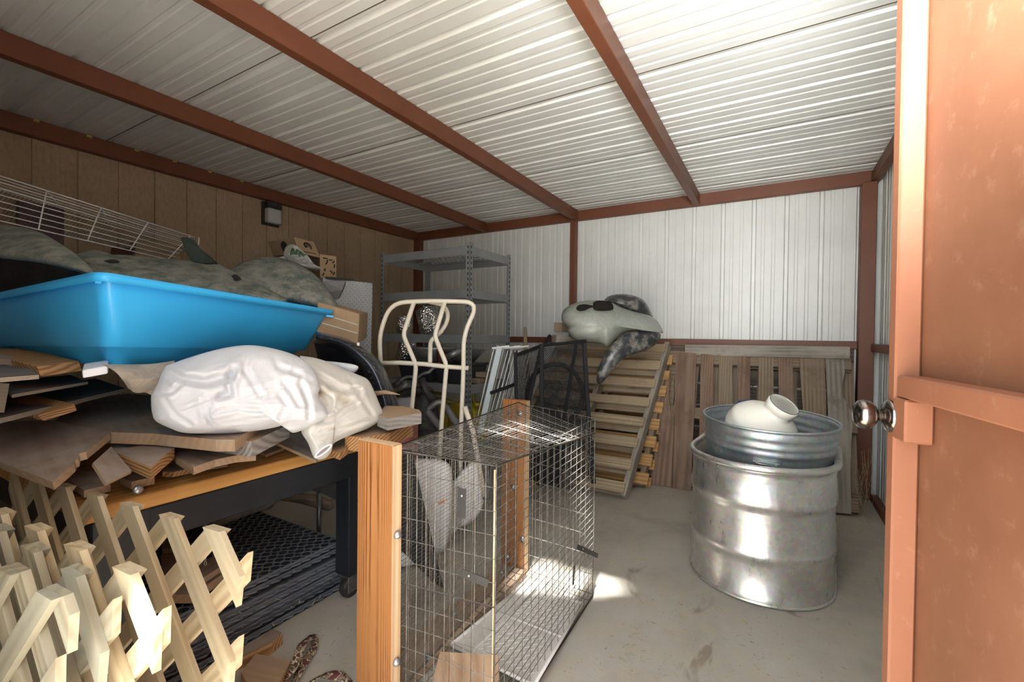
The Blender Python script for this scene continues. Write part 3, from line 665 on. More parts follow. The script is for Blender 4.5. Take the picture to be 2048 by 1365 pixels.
def meshquad(pts, nm, par):
    w_ = [P(*q) for q in pts]; e = (w_[1]-w_[0]); ex = e.normalized(); ey = (w_[3]-w_[0]); ey = (ey-ex*ey.dot(ex)).normalized()
    f = lambda u, v: lerp(lerp(w_[0], w_[1], v), lerp(w_[3], w_[2], v), u)+CF*(.012*math.sin(v*3.14))
    g = lambda u, v: V(((f(u, v)-w_[0]).dot(ex), (f(u, v)-w_[0]).dot(ey), 0))
    M().grid(f, 6, 6, True, g).build(nm, m_mesh, par)
def bars(par, nm, segs, w_, th, mt=None):
    for a, b in segs: M().bar(P(*a), P(*b), w_, th, -CF).build(nm, mt or m_chr, par, bev=.003)
c1 = thing('folding_chair', 'black metal chair with a tall see-through mesh back, nearest the leaning pallet', 'chair', P(1130, 968, 2.75), 'black mesh chairs')
bars(c1, 'frame_tube', [((1083, 688, 2.85), (1084, 975, 2.7)), ((1169, 685, 2.95), (1173, 775, 2.9)), ((1173, 773, 2.9), (1187, 968, 2.8))], .027, .022)
bars(c1, 'top_bar', [((1080, 692, 2.85), (1172, 683, 2.95))], .022, .022)
bars(c1, 'inner_leg', [((1152, 690, 3.0), (1126, 850, 2.95)), ((1128, 846, 2.95), (1118, 975, 2.9))], .022, .02)
meshquad([(1086, 696, 2.86), (1168, 688, 2.95), (1185, 962, 2.81), (1087, 970, 2.71)], 'mesh_back', c1)
c2 = thing('folding_chair', 'folded black metal chair behind the tall mesh one, its arm reaching left', 'chair', P(1040, 968, 3.0), 'black mesh chairs')
bars(c2, 'frame_tube', [((1031, 702, 3.05), (1036, 960, 2.9)), ((1084, 690, 3.15), (1058, 800, 3.05)), ((1058, 798, 3.05), (1045, 960, 2.95))], .026, .022)
bars(c2, 'top_bar', [((1030, 712, 3.05), (1084, 692, 3.15)), ((1084, 696, 3.18), (1100, 672, 3.3))], .026, .024)
bars(c2, 'arm_rest', [((981, 787, 2.95), (1034, 768, 3.04))], .022, .02)
meshquad([(1036, 712, 3.07), (1080, 698, 3.14), (1057, 800, 3.06), (1040, 960, 2.93)], 'mesh_back', c2)
# a dark wheel seen through the mesh
wc = P(1110, 790, 3.25); m = M(); m.tube([wc+CR*(.20*math.cos(t))+Z_*(.22*math.sin(t)) for t in [2*math.pi*k/36 for k in range(36)]], .018, 8, closed=True)
wh = thing('bicycle_wheel', 'small black bicycle wheel half hidden behind the mesh chair backs', 'wheel', wc); m.build('tyre', m_bk, wh)
m = M()
for k in range(16): t = 2*math.pi*k/16; m.tube([wc, wc+CR*(.19*math.cos(t))+Z_*(.21*math.sin(t))], .0016, 4)
tag(m.build('spokes', m_gr, wh), kind='stuff'); M().lathe([(0, -.03), (.02, -.03), (.02, .03), (0, .03)], wc, CF, 14).build('hub', m_gr, wh)
blob([(1060, 830), (1075, 800), (1100, 805), (1120, 830), (1125, 880), (1120, 960), (1060, 965), (1052, 890)], 3.1, .07, .12).build('dark_filler', m_bk).name  # invented lump, added to fill the dark area behind the mesh
tag(bpy.data.objects['dark_filler'], 'lumpy made-up black mass on the floor behind the mesh chairs', 'bag')
# ================================================================ wire cage in the foreground
random.seed(11)
m_wire = plain('galvanised_cage_wire', (.085, .08, .072), .55, .25, c2=(.21, .20, .18), sc=60, kind='world')
m_dwire = plain('rusty_dark_cage_wire', (.045, .038, .033), .5, .6, c2=(.11, .09, .07), sc=40, kind='world')
m_cedar = wood('varnished_orange_cedar', (.38, .172, .064), (.15, .052, .016), (.33, .145, .05), ring=105, rough=.45, streak=.25, stops=(.45, .72, .86), dist=2.2, bump=.12)
m_sawn = wood('pale_sawn_edge', (.66, .47, .29), (.50, .33, .19), ring=14)
m_plank = wood('dusty_brown_plank', (.36, .25, .165), (.22, .14, .09), (.40, .30, .21), ring=12, dirt=(.42, .36, .29), df=(.5, .75))
m_zinc = plain('zinc_washer', (.50, .51, .52), .35, .8, c2=(.36, .37, .38), sc=60)
m_strap = painted('black_strap_hinge', (.02, .02, .02), (.035, .033, .03), (.25, .23, .2), rough=.4, sc=14, amt=(.66, .8))
cage = thing('wire_cage', 'knee-high wire mesh cage on two varnished upright boards in the foreground', 'cage', (-.87, 1.42, 0))
def cboard(nm, x0, x1, y0, y1, z1, lean=0):
    m = M(); m.frame(V((x0, y0, 0)), V((lean, 0, 1)).normalized(), X_, Y_, (z1, x1-x0, y1-y0), V((3.1, -(x1-x0)/2, .12)))
    return m.build(nm, m_cedar, cage, bev=.002)
cboard('front_board', -1.078, -.934, .935, .972, .83)
M().bx(-.934, -.9335, .936, .971, .002, .828, ax=2).build('pale_edge', m_sawn, cage)
M().bx(-1.077, -.935, .936, .971, .83, .8306).build('pale_edge', m_sawn, cage)
cboard('rear_board', -1.150, -1.018, 1.885, 1.922, .835)
M().bx(-1.018, -1.0173, 1.886, 1.921, .002, .833, ax=2).build('pale_edge', m_sawn, cage)
M().frame(V((-1.135, .975, .002)), Y_, X_, Z_, (.90, .135, .032)).build('base_plank', m_plank, cage, bev=.002)
FL, FR, BR, BL = V((-.985, .975, 0)), V((-.645, 1.03, 0)), V((-.672, 1.875, 0)), V((-1.06, 1.88, 0))
def face(nm, a, b, c, d, nu, nv, ru, rv, mu=None, mat=m_wire, stub=0):
    """wires: nu lines from ab side to dc side, nv lines across; a,b,c,d round the quad"""
    m = M()
    for i in range(nu+1):
        t = i/nu; m.tube([lerp(a, b, t), lerp(lerp(a, b, t), lerp(d, c, t), .5)+V((rnd(-1, 1), rnd(-1, 1), rnd(-1, 1)))*.002, lerp(d, c, t)], ru, 4, caps=False)
    m1 = m.build(nm, mat, cage)
    m = M()
    for i in range(nv+1):
        t = i/nv; m.tube([lerp(a, d, t), lerp(lerp(a, d, t), lerp(b, c, t), .5)+V((rnd(-1, 1), rnd(-1, 1), rnd(-1, 1)))*.002, lerp(b, c, t)], rv, 4, caps=False)
    o = m.build(nm, mat, cage); tag(m1, kind='stuff'); tag(o, kind='stuff')
h = lambda p, z: V((p.x, p.y, z))
face('left_mesh', h(FL, .035), h(BL, .035), h(BL, .815), h(FL, .80), 34, 58, .0009, .0009)
face('front_mesh', h(FL, .035), h(FR, .02), h(FR, .80), h(FL, .80), 11, 12, .0012, .0011)
face('front_mesh', h(FL, .035)+V((.008, -.006, 0)), h(FR, .02)+V((.0, -.006, 0)), h(FR, .80), h(FL, .80)+V((.008, -.006, 0)), 5, 2, .0013, .0013, mat=m_dwire)
face('right_mesh', h(FR, .02), h(BR, .02), h(BR, .79), h(FR, .79), 15, 27, .0012, .0013)
face('back_mesh', h(BR, .02), V((-1.02, 1.88, .02)), V((-1.02, 1.88, .82)), h(BR, .79), 11, 9, .0011, .0011)
face('top_mesh', h(FL, .805), h(FR, .795), h(BR, .725), h(BL, .825), 30, 9, .0013, .0016)
face('floor_mesh', h(FL, .04), h(FR, .02), h(BR, .02), h(BL, .04), 14, 16, .0011, .0012, mat=m_dwire)
for p in (FR, BR): M().tube([h(p, .01), h(p, .80)], .0021, 6).build('corner_rod', m_wire, cage)
M().tube([h(FR, .03)+V((-.012, .012, 0)), h(FR, .78)+V((-.012, .012, 0))], .0035, 6).build('corner_batten', m_sawn, cage)
M().tube([h(FL, .807), h(FR, .798), h(BR, .727), h(BL, .827)], .0026, 6, closed=True).build('top_rim', m_dwire, cage)
M().tube([h(FR, .012), h(BR, .012)], .003, 6).build('bottom_rim', m_dwire, cage)
def onface(x, y, a, b):
    n = (b-a).cross(Z_).normalized(); d = dr(x, y); return CC+d*((a-CC).dot(n)/d.dot(n))
def strap(x0, y0, x1, y1, a, b, w_):
    p, q = onface(x0, y0, a, b), onface(x1, y1, a, b); n = (b-a).cross(Z_).normalized(); n = n if n.dot(CC-a) > 0 else -n
    s_ = M().bar(p+n*.003, q+n*.003, w_, .002, n).build('strap_hinge', m_strap, cage)
    M().lathe([(.0035, 0), (.0035, .0012), (0, .0012)], lerp(p, q, .25)+n*.004, n, 10).build('rivet', m_zinc, s_)
strap(925, 977, 923, 1035, FL, FR, .026); strap(926, 1146, 977, 1167, FL, FR, .023)
strap(1153, 1094, 1194, 1112, FR, BR, .02); strap(1147, 1132, 1145, 1170, FR, BR, .016)
def washer(p, n, r=.0145): M().lathe([(r, 0), (r, .002), (r*.45, .0022), (r*.42, .005), (0, .006)], p, n, 20).build('washer', m_zinc, cage)
for q in ((1040, 828), (1063, 878), (1026, 975), (1045, 1080), (1014, 1115)): washer(PY(q[0], q[1], 1.883), -Y_)
for q in ((1003, 1145), (908, 1227), (857, 1315)): washer(Pz(q[0], q[1], .036), Z_)
for z in (.57, .20): M().lathe([(.012, 0), (.012, .004), (.008, .012), (0, .014)], V((-.9335, .953, z)), X_, 14).build('bolt_head', m_zinc, cage)
# things lying inside / behind the cage
m_wpl = painted('dirty_white_plastic_tray', (.72, .70, .66), (.62, .59, .54), (.34, .27, .2), rough=.45, sc=7, amt=(.58, .8))
m_wir2 = plain('white_embossed_line', (.86, .85, .82), .4)
tray = thing('white_tray', 'dirty white flat plastic tray with raised diamond lines lying in the cage', 'tray', Pz(1020, 1270, .05))
tq = [Pz(903, 1290, .055), Pz(1046, 1170, .05), Pz(1165, 1208, .045), Pz(1068, 1372, .05)]
m = M(); m.prism(tq, V((0, 0, -.012))); m.build('tray_plate', m_wpl, tray, bev=.003)
m = M()
for a, b in ((0, 1), (1, 2), (2, 3), (3, 0)): m.tube([tq[a], tq[b]], .006, 6)
m.tube([lerp(tq[0], tq[1], .52), lerp(tq[3], tq[2], .52)], .005, 6); m.tube([lerp(tq[0], tq[3], .25), lerp(tq[1], tq[2], .25)], .005, 6)
m.build('tray_ridge', m_wpl, tray)
m = M(); up = Z_*.0015
for u0, u1 in ((.06, .46), (.56, .95)):
    for i in range(10):
        v = .30+.068*i; pts = [lerp(lerp(tq[0], tq[1], u0+(u1-u0)*k/12), lerp(tq[3], tq[2], u0+(u1-u0)*k/12), v+(.022 if k % 2 else -.022))+up for k in range(13)]
        m.tube(pts, .0012, 4)
tag(m.build('diamond_lines', m_wir2, tray), kind='stuff')
m_blk2 = wood('fresh_cut_fir', (.50, .33, .21), (.38, .23, .14), (.54, .38, .25), ring=10, streak=.6)
a = [P(862, 1372, 1.30), P(880, 1303, 1.42), P(997, 1310, 1.36), P(1000, 1385, 1.25)]
tag(M().prism(a, V((0, 0, -.035))).build('wood_block', m_blk2, bev=.002), 'square pale fir block at the near end inside the cage', 'wood block')
m_bkpl = plain('matt_black_panel', (.018, .018, .020), .5, c2=(.035, .035, .036), sc=12, kind='world')
tri = [P(796, 900, 1.9), P(822, 902, 2.05), P(886, 1178, 1.96), P(868, 1168, 1.86), P(792, 1092, 1.80)]
tag(M().prism(tri, CF*.015).build('plastic_sheet', m_bkpl, bev=.002), 'black pointed sheet panel leaning behind the left mesh of the cage', 'panel')
m_tankw = painted('translucent_white_tank', (.74, .75, .75), (.80, .80, .79), (.55, .50, .43), rough=.35, sc=5, amt=(.6, .85))
wt = thing('white_tank', 'white plastic liquid tank with an orange mark behind the cage, right of the black panel', 'tank', P(880, 1100, 2.35))
blob([(822, 926), (832, 918), (860, 918), (888, 922), (903, 938), (905, 985), (901, 1050), (894, 1095), (884, 1108), (862, 1112), (846, 1104), (838, 1070), (828, 1000)], 2.38, .07, .12, pw=.16).build('tank_body', m_tankw, wt)
M().bar(P(876, 1008, 2.225), P(893, 1000, 2.225), .008, .003, -CF).build('orange_mark', plain('orange_ink', (.75, .20, .05), .5), wt)
fz = thing('white_fairing', 'curved white plastic fairing with a grey inner panel right of the white tank', 'fairing', P(930, 1075, 2.5))
blob([(902, 975), (925, 940), (955, 920), (968, 945), (970, 990), (958, 1030), (930, 1052), (905, 1062), (893, 1050), (897, 1000)], 2.5, .04, .05, pw=.2).build('fairing_body', m_tankw, fz)
blob([(898, 980), (922, 977), (921, 1050), (895, 1068)], 2.42, .004, .01).build('inner_panel', plain('grey_brown_panel', (.36, .33, .31), .6), fz)
m = M(); tubeP(m, [(948, 905, 2.5), (965, 925, 2.5), (975, 960, 2.48), (973, 1000, 2.46)], .022, 10, sm=4)
tag(m.build('rubber_hose', m_rub), 'thick grey rubber hose curving along the white fairing', 'hose')
m = M(); c = Pz(808, 1128, .02); m.lathe([(.115, 0), (.12, .012), (.118, .06), (.10, .07), (.098, .02), (0, .016)], c+V((-.06, .06, 0)), Z_, 36)
tag(m.build('white_bowl', m_tankw), 'low white round bowl on the floor behind the front board of the cage', 'bowl')
m_rdb = plain('dull_red_steel_box', (.23, .05, .045), .45, c2=(.30, .09, .08), sc=10, kind='world')
rb = thing('red_toolbox', 'dull red steel box with a white label against the right end of the workbench', 'box', P(790, 930, 2.05))
M().frame(P(770, 935, 2.1), CR, (CF*V((1, 1, 0))).normalized(), Z_, (.12, .16, .19)).build('box_body', m_rdb, rb, bev=.004)
M().frame(P(795, 912, 2.085), (CR+Z_*.25).normalized(), CF, Z_, (.042, .002, .026)).build('paper_label', plain('white_paper', (.75, .75, .72), .6), rb)
# ================================================================ garden lattice panels leaning together
m_lat = wood('bleached_lattice_pine', (.50, .40, .245), (.33, .24, .135), (.45, .375, .25), ring=16, rough=.75, dirt=(.36, .30, .22), df=(.6, .85), dsc=9)
m_lat2 = wood('greenish_treated_lattice', (.36, .32, .22), (.24, .19, .12), (.31, .30, .235), ring=18, rough=.75, dirt=(.27, .22, .16), df=(.5, .75), dsc=9)
def clip(poly, w_, h_):
    for ax, lim, sg in ((0, 0, 1), (0, w_, -1), (1, 0, 1), (1, h_, -1)):
        out = []
        for i in range(len(poly)):
            a, b = poly[i-1], poly[i]; da, db = (a[ax]-lim)*sg, (b[ax]-lim)*sg
            if (da >= 0) != (db >= 0): t = da/(da-db); out.append((a[0]+(b[0]-a[0])*t, a[1]+(b[1]-a[1])*t))
            if db >= 0: out.append(b)
        poly = out
        if len(poly) < 3: return []
    return poly
def lattice(label, C0, e1, e2, w_, h_, s0, pt, sw=.040, th=.012, mt=None, flip=False):
    """panel with one layer of slats each way; local x runs left along e1, y runs down e2"""
    e1 = V(e1).normalized(); e2 = V(e2).normalized(); n = e1.cross(e2).normalized(); C0 = V(C0)
    if n.dot(CC-C0) < 0: n = -n
    t = thing('lattice_panel', label, 'lattice', C0, 'lattice panels')
    hw = sw*math.sqrt(2)/2
    for layer in (0, 1):
        k = -1
        while True:
            k += 1
            near = (layer == 0) != flip
            if layer == 0: s = s0+pt*k; q = [(s-hw, 0), (s+hw, 0), (s+hw-h_, h_), (s-hw-h_, h_)]
            else: s = s0+pt*(k-math.ceil(h_/pt)-2); q = [(s-hw, 0), (s+hw, 0), (s+hw+h_, h_), (s-hw+h_, h_)]
            if s-hw-(h_ if layer == 0 else 0) > w_: break
            if k > 60: break
            q = clip(q, w_+rnd(0, .015), h_)
            if not q: continue
            q = [(max(a, 0)+ (rnd(0, .004)), b) for a, b in q]
            off = n*(th*1.0 if near else -th*.0)
            poly = [C0+e1*a+e2*b+off for a, b in q]; dv = (e2+(e1 if layer else -e1)).normalized(); pv = dv.cross(n)
            g0 = V((rnd(0, 40), rnd(-.7, .7), rnd(-.7, .7))); m = M(); N_ = len(poly)
            vs = poly+[p-n*th*.98 for p in poly]; gs = [g0+V(((p-C0).dot(dv), (p-C0).dot(pv), 0)) for p in poly]; gs += [g+V((0, 0, th)) for g in gs]
            m.add(vs, [list(range(N_))[::-1], list(range(N_, 2*N_))]+[(i, (i+1) % N_, N_+(i+1) % N_, N_+i) for i in range(N_)], gs)
            m.build('slat', mt or m_lat, t, fixn=True)
    return t
lattice('rear lattice panel, touching the near end of the workbench', (-.888, .505, .745), (-.995, -.096, -.009), (.019, -.108, -.994), 1.02, .735, .0996, .1575, mt=m_lat)
lattice('second lattice panel, its pale pointed slat ends just in front of the rear one', (-.795, .325, .765), (-.997, -.075, .002), (.001, -.036, -.999), .92, .76, .1008, .1677, mt=m_lat)
lattice('third lattice panel, with greenish slats behind the nearest one', (-.86, .285, .755), (-.997, -.06, .01), (-.06, -.03, -.998), .9, .74, .12, .163, mt=m_lat2)
lattice('nearest lattice panel, at the lower left corner, grey slats rising to the right in front', (-.86, .235, .765), (-.998, -.05, -.03), (-.03, -.02, -.999), .8, .75, .05, .155, mt=m_lat2, flip=True)
# ================================================================ workbench
m_bench = plain('charcoal_steel_bench', (.012, .014, .018), .42, c2=(.020, .022, .027), sc=9, kind='world')
m_oak = wood('golden_bench_top_oak', (.62, .34, .11), (.42, .20, .055), ring=10, rough=.4, dirt=(.40, .28, .18), df=(.62, .85))
wb = thing('workbench', 'black steel workbench with a golden wood top, piled with boards', 'workbench', (-2.2, .9, 0))
bx0, bx1, by0, by1 = -3.0, -1.545, .47, 1.385
M().bx(bx0, bx1, by0-.02, by1+.015, .64, .682, ax=1).build('bench_top', m_oak, wb, bev=.003)
M().bx(bx1-.055, bx1-.005, by0, by1, .535, .638).build('apron', m_bench, wb, bev=.004)
M().bx(bx1-.055, bx1-.004, by0-.005, by0+.13, .50, .639).build('corner_bracket', m_bench, wb, bev=.004)
M().bx(bx0, bx0+.05, by0, by1, .535, .638).build('apron', m_bench, wb, bev=.004)
M().bx(bx0+.05, bx1-.055, by1-.05, by1, .535, .638).build('apron', m_bench, wb, bev=.004)
M().bx(bx0+.05, bx1-.055, by0, by0+.05, .535, .638).build('apron', m_bench, wb, bev=.004)
for x, y in ((bx1-.09, by1-.085), (bx1-.09, by0), (bx0, by1-.085), (bx0, by0)):
    lg = M().bx(x, x+.085, y, y+.085, .105, .64, ax=2).build('leg', m_bench, wb, bev=.006, seg=2)
    cx_, cy_ = x+.045, y+.04
    m = M(); m.bx(cx_-.028, cx_-.024, cy_-.03, cy_+.03, .03, .103); m.bx(cx_+.024, cx_+.028, cy_-.03, cy_+.03, .03, .103); m.bx(cx_-.035, cx_+.035, cy_-.035, cy_+.035, .096, .105)
    m.build('caster_fork', m_gr, lg, bev=.002)
    M().lathe([(.02, -.018), (.042, -.016), (.044, -.01), (.044, .01), (.042, .016), (.02, .018)], V((cx_, cy_, .044)), X_, 28).build('caster_wheel', m_bk, lg)
M().lathe([(.013, 0), (.012, .003), (.007, .0055), (0, .0065)], PX(276, 980, bx1+.001), X_, 20).build('carriage_bolt', m_zinc, wb)
M().lathe([(.0075, 0), (0, .0005)], PX(346, 985, bx1-.004), X_, 16).build('bolt_hole', m_slot, wb)
# hanging chain
m = M(); c0 = PX(411, 1025, -1.66)
for k in range(15):
    c = c0-Z_*(.0125*k); a = (X_ if k % 2 else Y_); m.tube([c+a*(.0035*math.cos(t))+Z_*(.008*math.sin(t)) for t in [2*math.pi*j/10 for j in range(10)]], .0011, 5, closed=True)
tag(m.build('chain', m_zinc), 'thin steel chain hanging beneath the workbench', 'chain')
# ================================================================ rubber mats under the bench
m_mat = plain('dusty_black_rubber', (.095, .105, .125), .65, spec=.3, c2=(.14, .15, .17), sc=14, kind='world')
def holed_mat(label, x1, y1, z, size, th, n=20, full=True):
    """ring mat: square cells with a round hole through each; x1,y1 = front right corner"""
    t = thing('rubber_mat', label, 'rubber mat', (x1-size/2, y1-size/2, z), 'rubber mats')
    m = M(); s = size/n; zt = z+th
    K = 8
    for i in range(n):
        for j in range(n):
            cx_, cy_ = x1-size+s*(i+.5), y1-size+s*(j+.5)
            if i == n//2 or j == n//2:
                m.add([(cx_-s/2, cy_-s/2, zt-.003), (cx_+s/2, cy_-s/2, zt-.003), (cx_+s/2, cy_+s/2, zt-.003), (cx_-s/2, cy_+s/2, zt-.003)], [(0, 1, 2, 3)]) if (i == n//2 and j == n//2) else None
            vs = []
            for k in range(K):
                an = 2*math.pi*(k+.5)/K; c, s_ = math.cos(an), math.sin(an); q = max(abs(c), abs(s_)); vs.append((cx_+c/q*s*.5, cy_+s_/q*s*.5, zt))
            for k in range(K): an = 2*math.pi*(k+.5)/K; vs.append((cx_+math.cos(an)*s*.455, cy_+math.sin(an)*s*.455, zt+.0022))
            for k in range(K): an = 2*math.pi*(k+.5)/K; vs.append((cx_+math.cos(an)*s*.37, cy_+math.sin(an)*s*.37, zt+.0005))
            for k in range(K): an = 2*math.pi*(k+.5)/K; vs.append((cx_+math.cos(an)*s*.35, cy_+math.sin(an)*s*.35, zt-.013))
            m.add(vs, [(r*K+k, r*K+(k+1) % K, (r+1)*K+(k+1) % K, (r+1)*K+k) for k in range(K) for r in range(2)])
            m.cur = 1; m.add(vs[2*K:], [(k, (k+1) % K, K+(k+1) % K, K+k) for k in range(K)]); m.cur = 0
            m.add([(cx_+c*s/2, cy_+d*s/2, zt) for c, d in ((-1, -1), (1, -1), (1, 1), (-1, 1))], [])
    if full: tag(m.build('ring_pattern', [m_mat, m_slot], t), kind='stuff')
    m = M(); m.bx(x1-size, x1, y1-size, y1, z, z+th*(.2 if full else .45)); m.build('mat_base', m_mat if not full else m_slot, t)
    m = M(); w_ = .004
    for a, b, c, d in ((x1-size, x1, y1-w_, y1), (x1-size, x1, y1-size, y1-size+w_), (x1-w_, x1, y1-size, y1), (x1-size, x1-size+w_, y1-size, y1)): m.bx(a, b, c, d, z, zt+.001)
    # scalloped joining edge along the front
    pts = []
    for k in range(61): y = y1-size+size*k/60; pts.append(V((x1+.006+.006*math.sin(k*math.pi/1.5), y, z+th*.5)))
    m.tube(pts, [.0045]*61, 4)
    m.build('mat_edge', m_mat, t, bev=.001); return t
zs = 0.002
posn = ['lowest rubber mat, resting on the floor', 'second rubber mat from the floor', 'third rubber mat from the floor', 'fourth rubber mat, mid stack', 'fifth rubber mat from the floor', 'rubber mat third from the top', 'rubber mat second from the top', 'topmost rubber ring mat']
for k in range(8):
    holed_mat(posn[k]+' of the stack under the workbench', -1.66+rnd(-.025, .02)-(.02 if k == 7 else 0), 1.375+rnd(-.02, .02), zs, .92, .0235, full=(k == 7)); zs += .0268
# ================================================================ boards piled on the bench
random.seed(23)
m_old = wood('dusty_grey_brown_board', (.265, .195, .15), (.19, .135, .10), (.31, .24, .195), ring=10, streak=1.5, stops=(.3, .55, .75), rough=.8, dirt=(.36, .31, .275), df=(.42, .7), dsc=5)
m_old2 = wood('warm_sawn_board', (.42, .285, .17), (.31, .195, .11), (.38, .275, .18), ring=22, streak=1.4, rough=.75, dirt=(.34, .27, .21), df=(.5, .75), dsc=6)
m_end = wood('orange_end_grain', (.50, .29, .13), (.27, .13, .05), ring=34, streak=.25)
m_wthr = wood('silver_weathered_end', (.42, .40, .37), (.20, .18, .16), (.34, .31, .28), ring=20)
def ply_mat():
    a = Mat('plywood_edge'); wv = a.node('ShaderNodeTexWave', wave_type='BANDS', bands_direction='Z'); wv.inputs['Scale'].default_value = 95; wv.inputs['Distortion'].default_value = 1.2; wv.inputs['Detail'].default_value = 3
    a.link(a.coord('world', (.12, .12, 1)), wv.inputs[0]); a.base(a.ramp(wv.outputs['Color'], [(.2, (.12, .085, .06)), (.6, (.40, .35, .28))])); a.set(rough=.8); return a.m
m_ply = ply_mat()
m_plyf = plain('dark_dusty_plywood_face', (.085, .072, .066), .75, c2=(.14, .12, .11), sc=9, kind='world')
def board(label, pts, th, mats=(None, None), name='board', z=None, dirn=None, cat='board', group='boards piled on the workbench', endk=()):
    """plank from picks of its top face; first three picks set the plane unless z is given; endk = edges of the outline that are end grain"""
    top, end = mats[0] or m_old, mats[1] or m_end
    if z is not None: w_ = [Pz(x, y, z) for x, y in pts]
    else:
        w_ = [P(*q) for q in pts[:3]]; n = (w_[1]-w_[0]).cross(w_[2]-w_[0]).normalized()
        for q in pts[3:]: d = dr(q[0], q[1]); w_.append(CC+d*((w_[0]-CC).dot(n)/d.dot(n)))
    n = (w_[1]-w_[0]).cross(w_[2]-w_[0]).normalized()
    if n.z < 0: n = -n
    d = V(dirn) if dirn else -n*th
    e = max(((w_[i]-w_[i-1]) for i in range(len(w_))), key=lambda q: q.length).normalized(); e2 = n.cross(e); g0 = V((rnd(0, 40), rnd(-.4, .4), rnd(-.4, .4))); N_ = len(w_)
    vs = w_+[p+d for p in w_]; gs = [g0+V(((p-w_[0]).dot(e), (p-w_[0]).dot(e2), (p-w_[0]).dot(n))) for p in vs]
    m = M(); m.add(vs, [list(range(N_)), list(range(N_, 2*N_))[::-1]], gs)
    o = len(m.v)
    for i in range(N_):
        j = (i+1) % N_; m.cur = 1
        m.f.append([j, i, N_+i, N_+j]); m.sm.append(False); m.mi.append(1)
    return tag(m.build(name, [top, end], fixn=True), label, cat, group)
def plane3(a, b, c): n = (b-a).cross(c-a).normalized(); return lambda x, y: CC+dr(x, y)*((a-CC).dot(n)/dr(x, y).dot(n))
pA = plane3(P(105, 964, 1.05), P(220, 866, 1.36), P(0, 924, 1.17))
def wboard(label, W, th, mats=(None, None), name='board', group='boards piled on the workbench', cat='board'):
    n = (W[1]-W[0]).cross(W[2]-W[0]).normalized(); n = n if n.z > 0 else -n
    e = max(((W[i]-W[i-1]) for i in range(len(W))), key=lambda q: q.length).normalized(); e2 = n.cross(e); g0 = V((rnd(0, 40), rnd(-.4, .4), rnd(-.4, .4))); N_ = len(W)
    vs = W+[p-n*th for p in W]; gs = [g0+V(((p-W[0]).dot(e), (p-W[0]).dot(e2), (p-W[0]).dot(n))) for p in vs]
    m = M(); m.add(vs, [list(range(N_)), list(range(N_, 2*N_))[::-1]], gs)
    for i in range(N_): j = (i+1) % N_; m.f.append([j, i, N_+i, N_+j]); m.sm.append(False); m.mi.append(1)
    return tag(m.build(name, [mats[0] or m_old, mats[1] or m_end], fixn=True), label, cat, group)
wboard('large flat grey board with a chipped end, jutting out over the lattice', [pA(*q) for q in [(105, 964), (130, 944), (148, 928), (150, 921), (156, 918), (158, 908), (172, 904), (220, 866), (190, 858), (154, 852), (101, 841), (0, 843), (-70, 846), (-70, 900), (0, 924)]], .021, (m_old, m_old2))
board('long broad board with bark-cracked face, under the white garment', [(100, 850), (140, 815), (196, 794), (255, 788), (420, 800), (520, 850), (470, 880), (432, 880), (308, 868), (222, 865)], .034, (m_old, m_old2), z=.84)
board('short board end low at the near corner of the bench', [(140, 962), (152, 942), (192, 944), (221, 969), (168, 982)], .020, (m_old, m_old2), z=.715)
wboard('small thin plank tilted over the short board ends', [P(186, 926, 1.16), P(222, 894, 1.30), P(264, 942, 1.19), P(212, 967, 1.10)], .008, (m_old, m_old2))
board('narrow board end right of the tilted thin plank', [(235, 925), (262, 915), (305, 948), (309, 954), (263, 964), (240, 955)], .022, (m_old, m_old2), z=.715)
board('thick board with a big slanting end-grain face', [(225, 903), (325, 882), (349, 896), (302, 935)], .032, (m_old, m_end), z=.80)
board('small flat board end just above the golden bench edge', [(325, 944), (354, 918), (389, 936), (346, 945)], .016, (m_old, m_end), z=.712)
board('split wide board whose raw orange end rests near the bench edge', [(344, 897), (457, 889), (512, 908), (469, 912), (430, 920), (387, 935), (352, 914)], .022, (m_old, m_old2), z=.765)
board('thin shim between the split board and bench edge, left one', [(405, 925), (450, 917), (455, 928), (414, 935)], .010, (m_old2, m_old2), z=.70, name='wood_shim', cat='shim')
board('thin shim under the thick weathered beam, right one', [(520, 903), (562, 889), (568, 896), (532, 910)], .010, (m_old2, m_old2), z=.70, name='wood_shim', cat='shim')
board('splintered grey stick poking out between the boards', [(222, 893), (240, 888), (262, 892), (272, 899), (262, 899), (258, 903), (246, 899), (228, 897)], .006, (m_wthr, m_wthr), z=.79, name='splintered_stick', cat='stick')
board('thick beam with a grey cracked end, under the right of the white garment', [(414, 872), (560, 835), (579, 849), (504, 884)], .048, (m_old2, m_wthr), z=.815, name='beam', cat='beam')
board('striated thin board under the stained sleeve', [(540, 880), (620, 852), (672, 880), (632, 921)], .010, (m_old, m_old2), z=.735)
board('pointed orange board end right of the sleeve cuff', [(636, 880), (722, 855), (712, 884), (680, 907), (660, 900)], .024, (m_old2, m_end), z=.735)
board('blocky orange board at the right corner of the bench', [(690, 872), (745, 846), (826, 848), (780, 866), (728, 876)], .052, (m_old2, m_end), z=.775)
board('weathered beam with a rounded grey end at the right end of the bench', [(755, 830), (770, 812), (805, 813), (838, 820), (843, 826), (775, 838)], .043, (m_old2, m_wthr), z=.842, name='beam', cat='beam')
tag(M().tube([P(735, 790, 1.9), P(770, 785, 1.88), P(800, 790, 1.86)], [.012, .010, .001], 5).build('wood_splinter', m_old2), 'long pale wood splinter sticking out past the black fender', 'splinter')
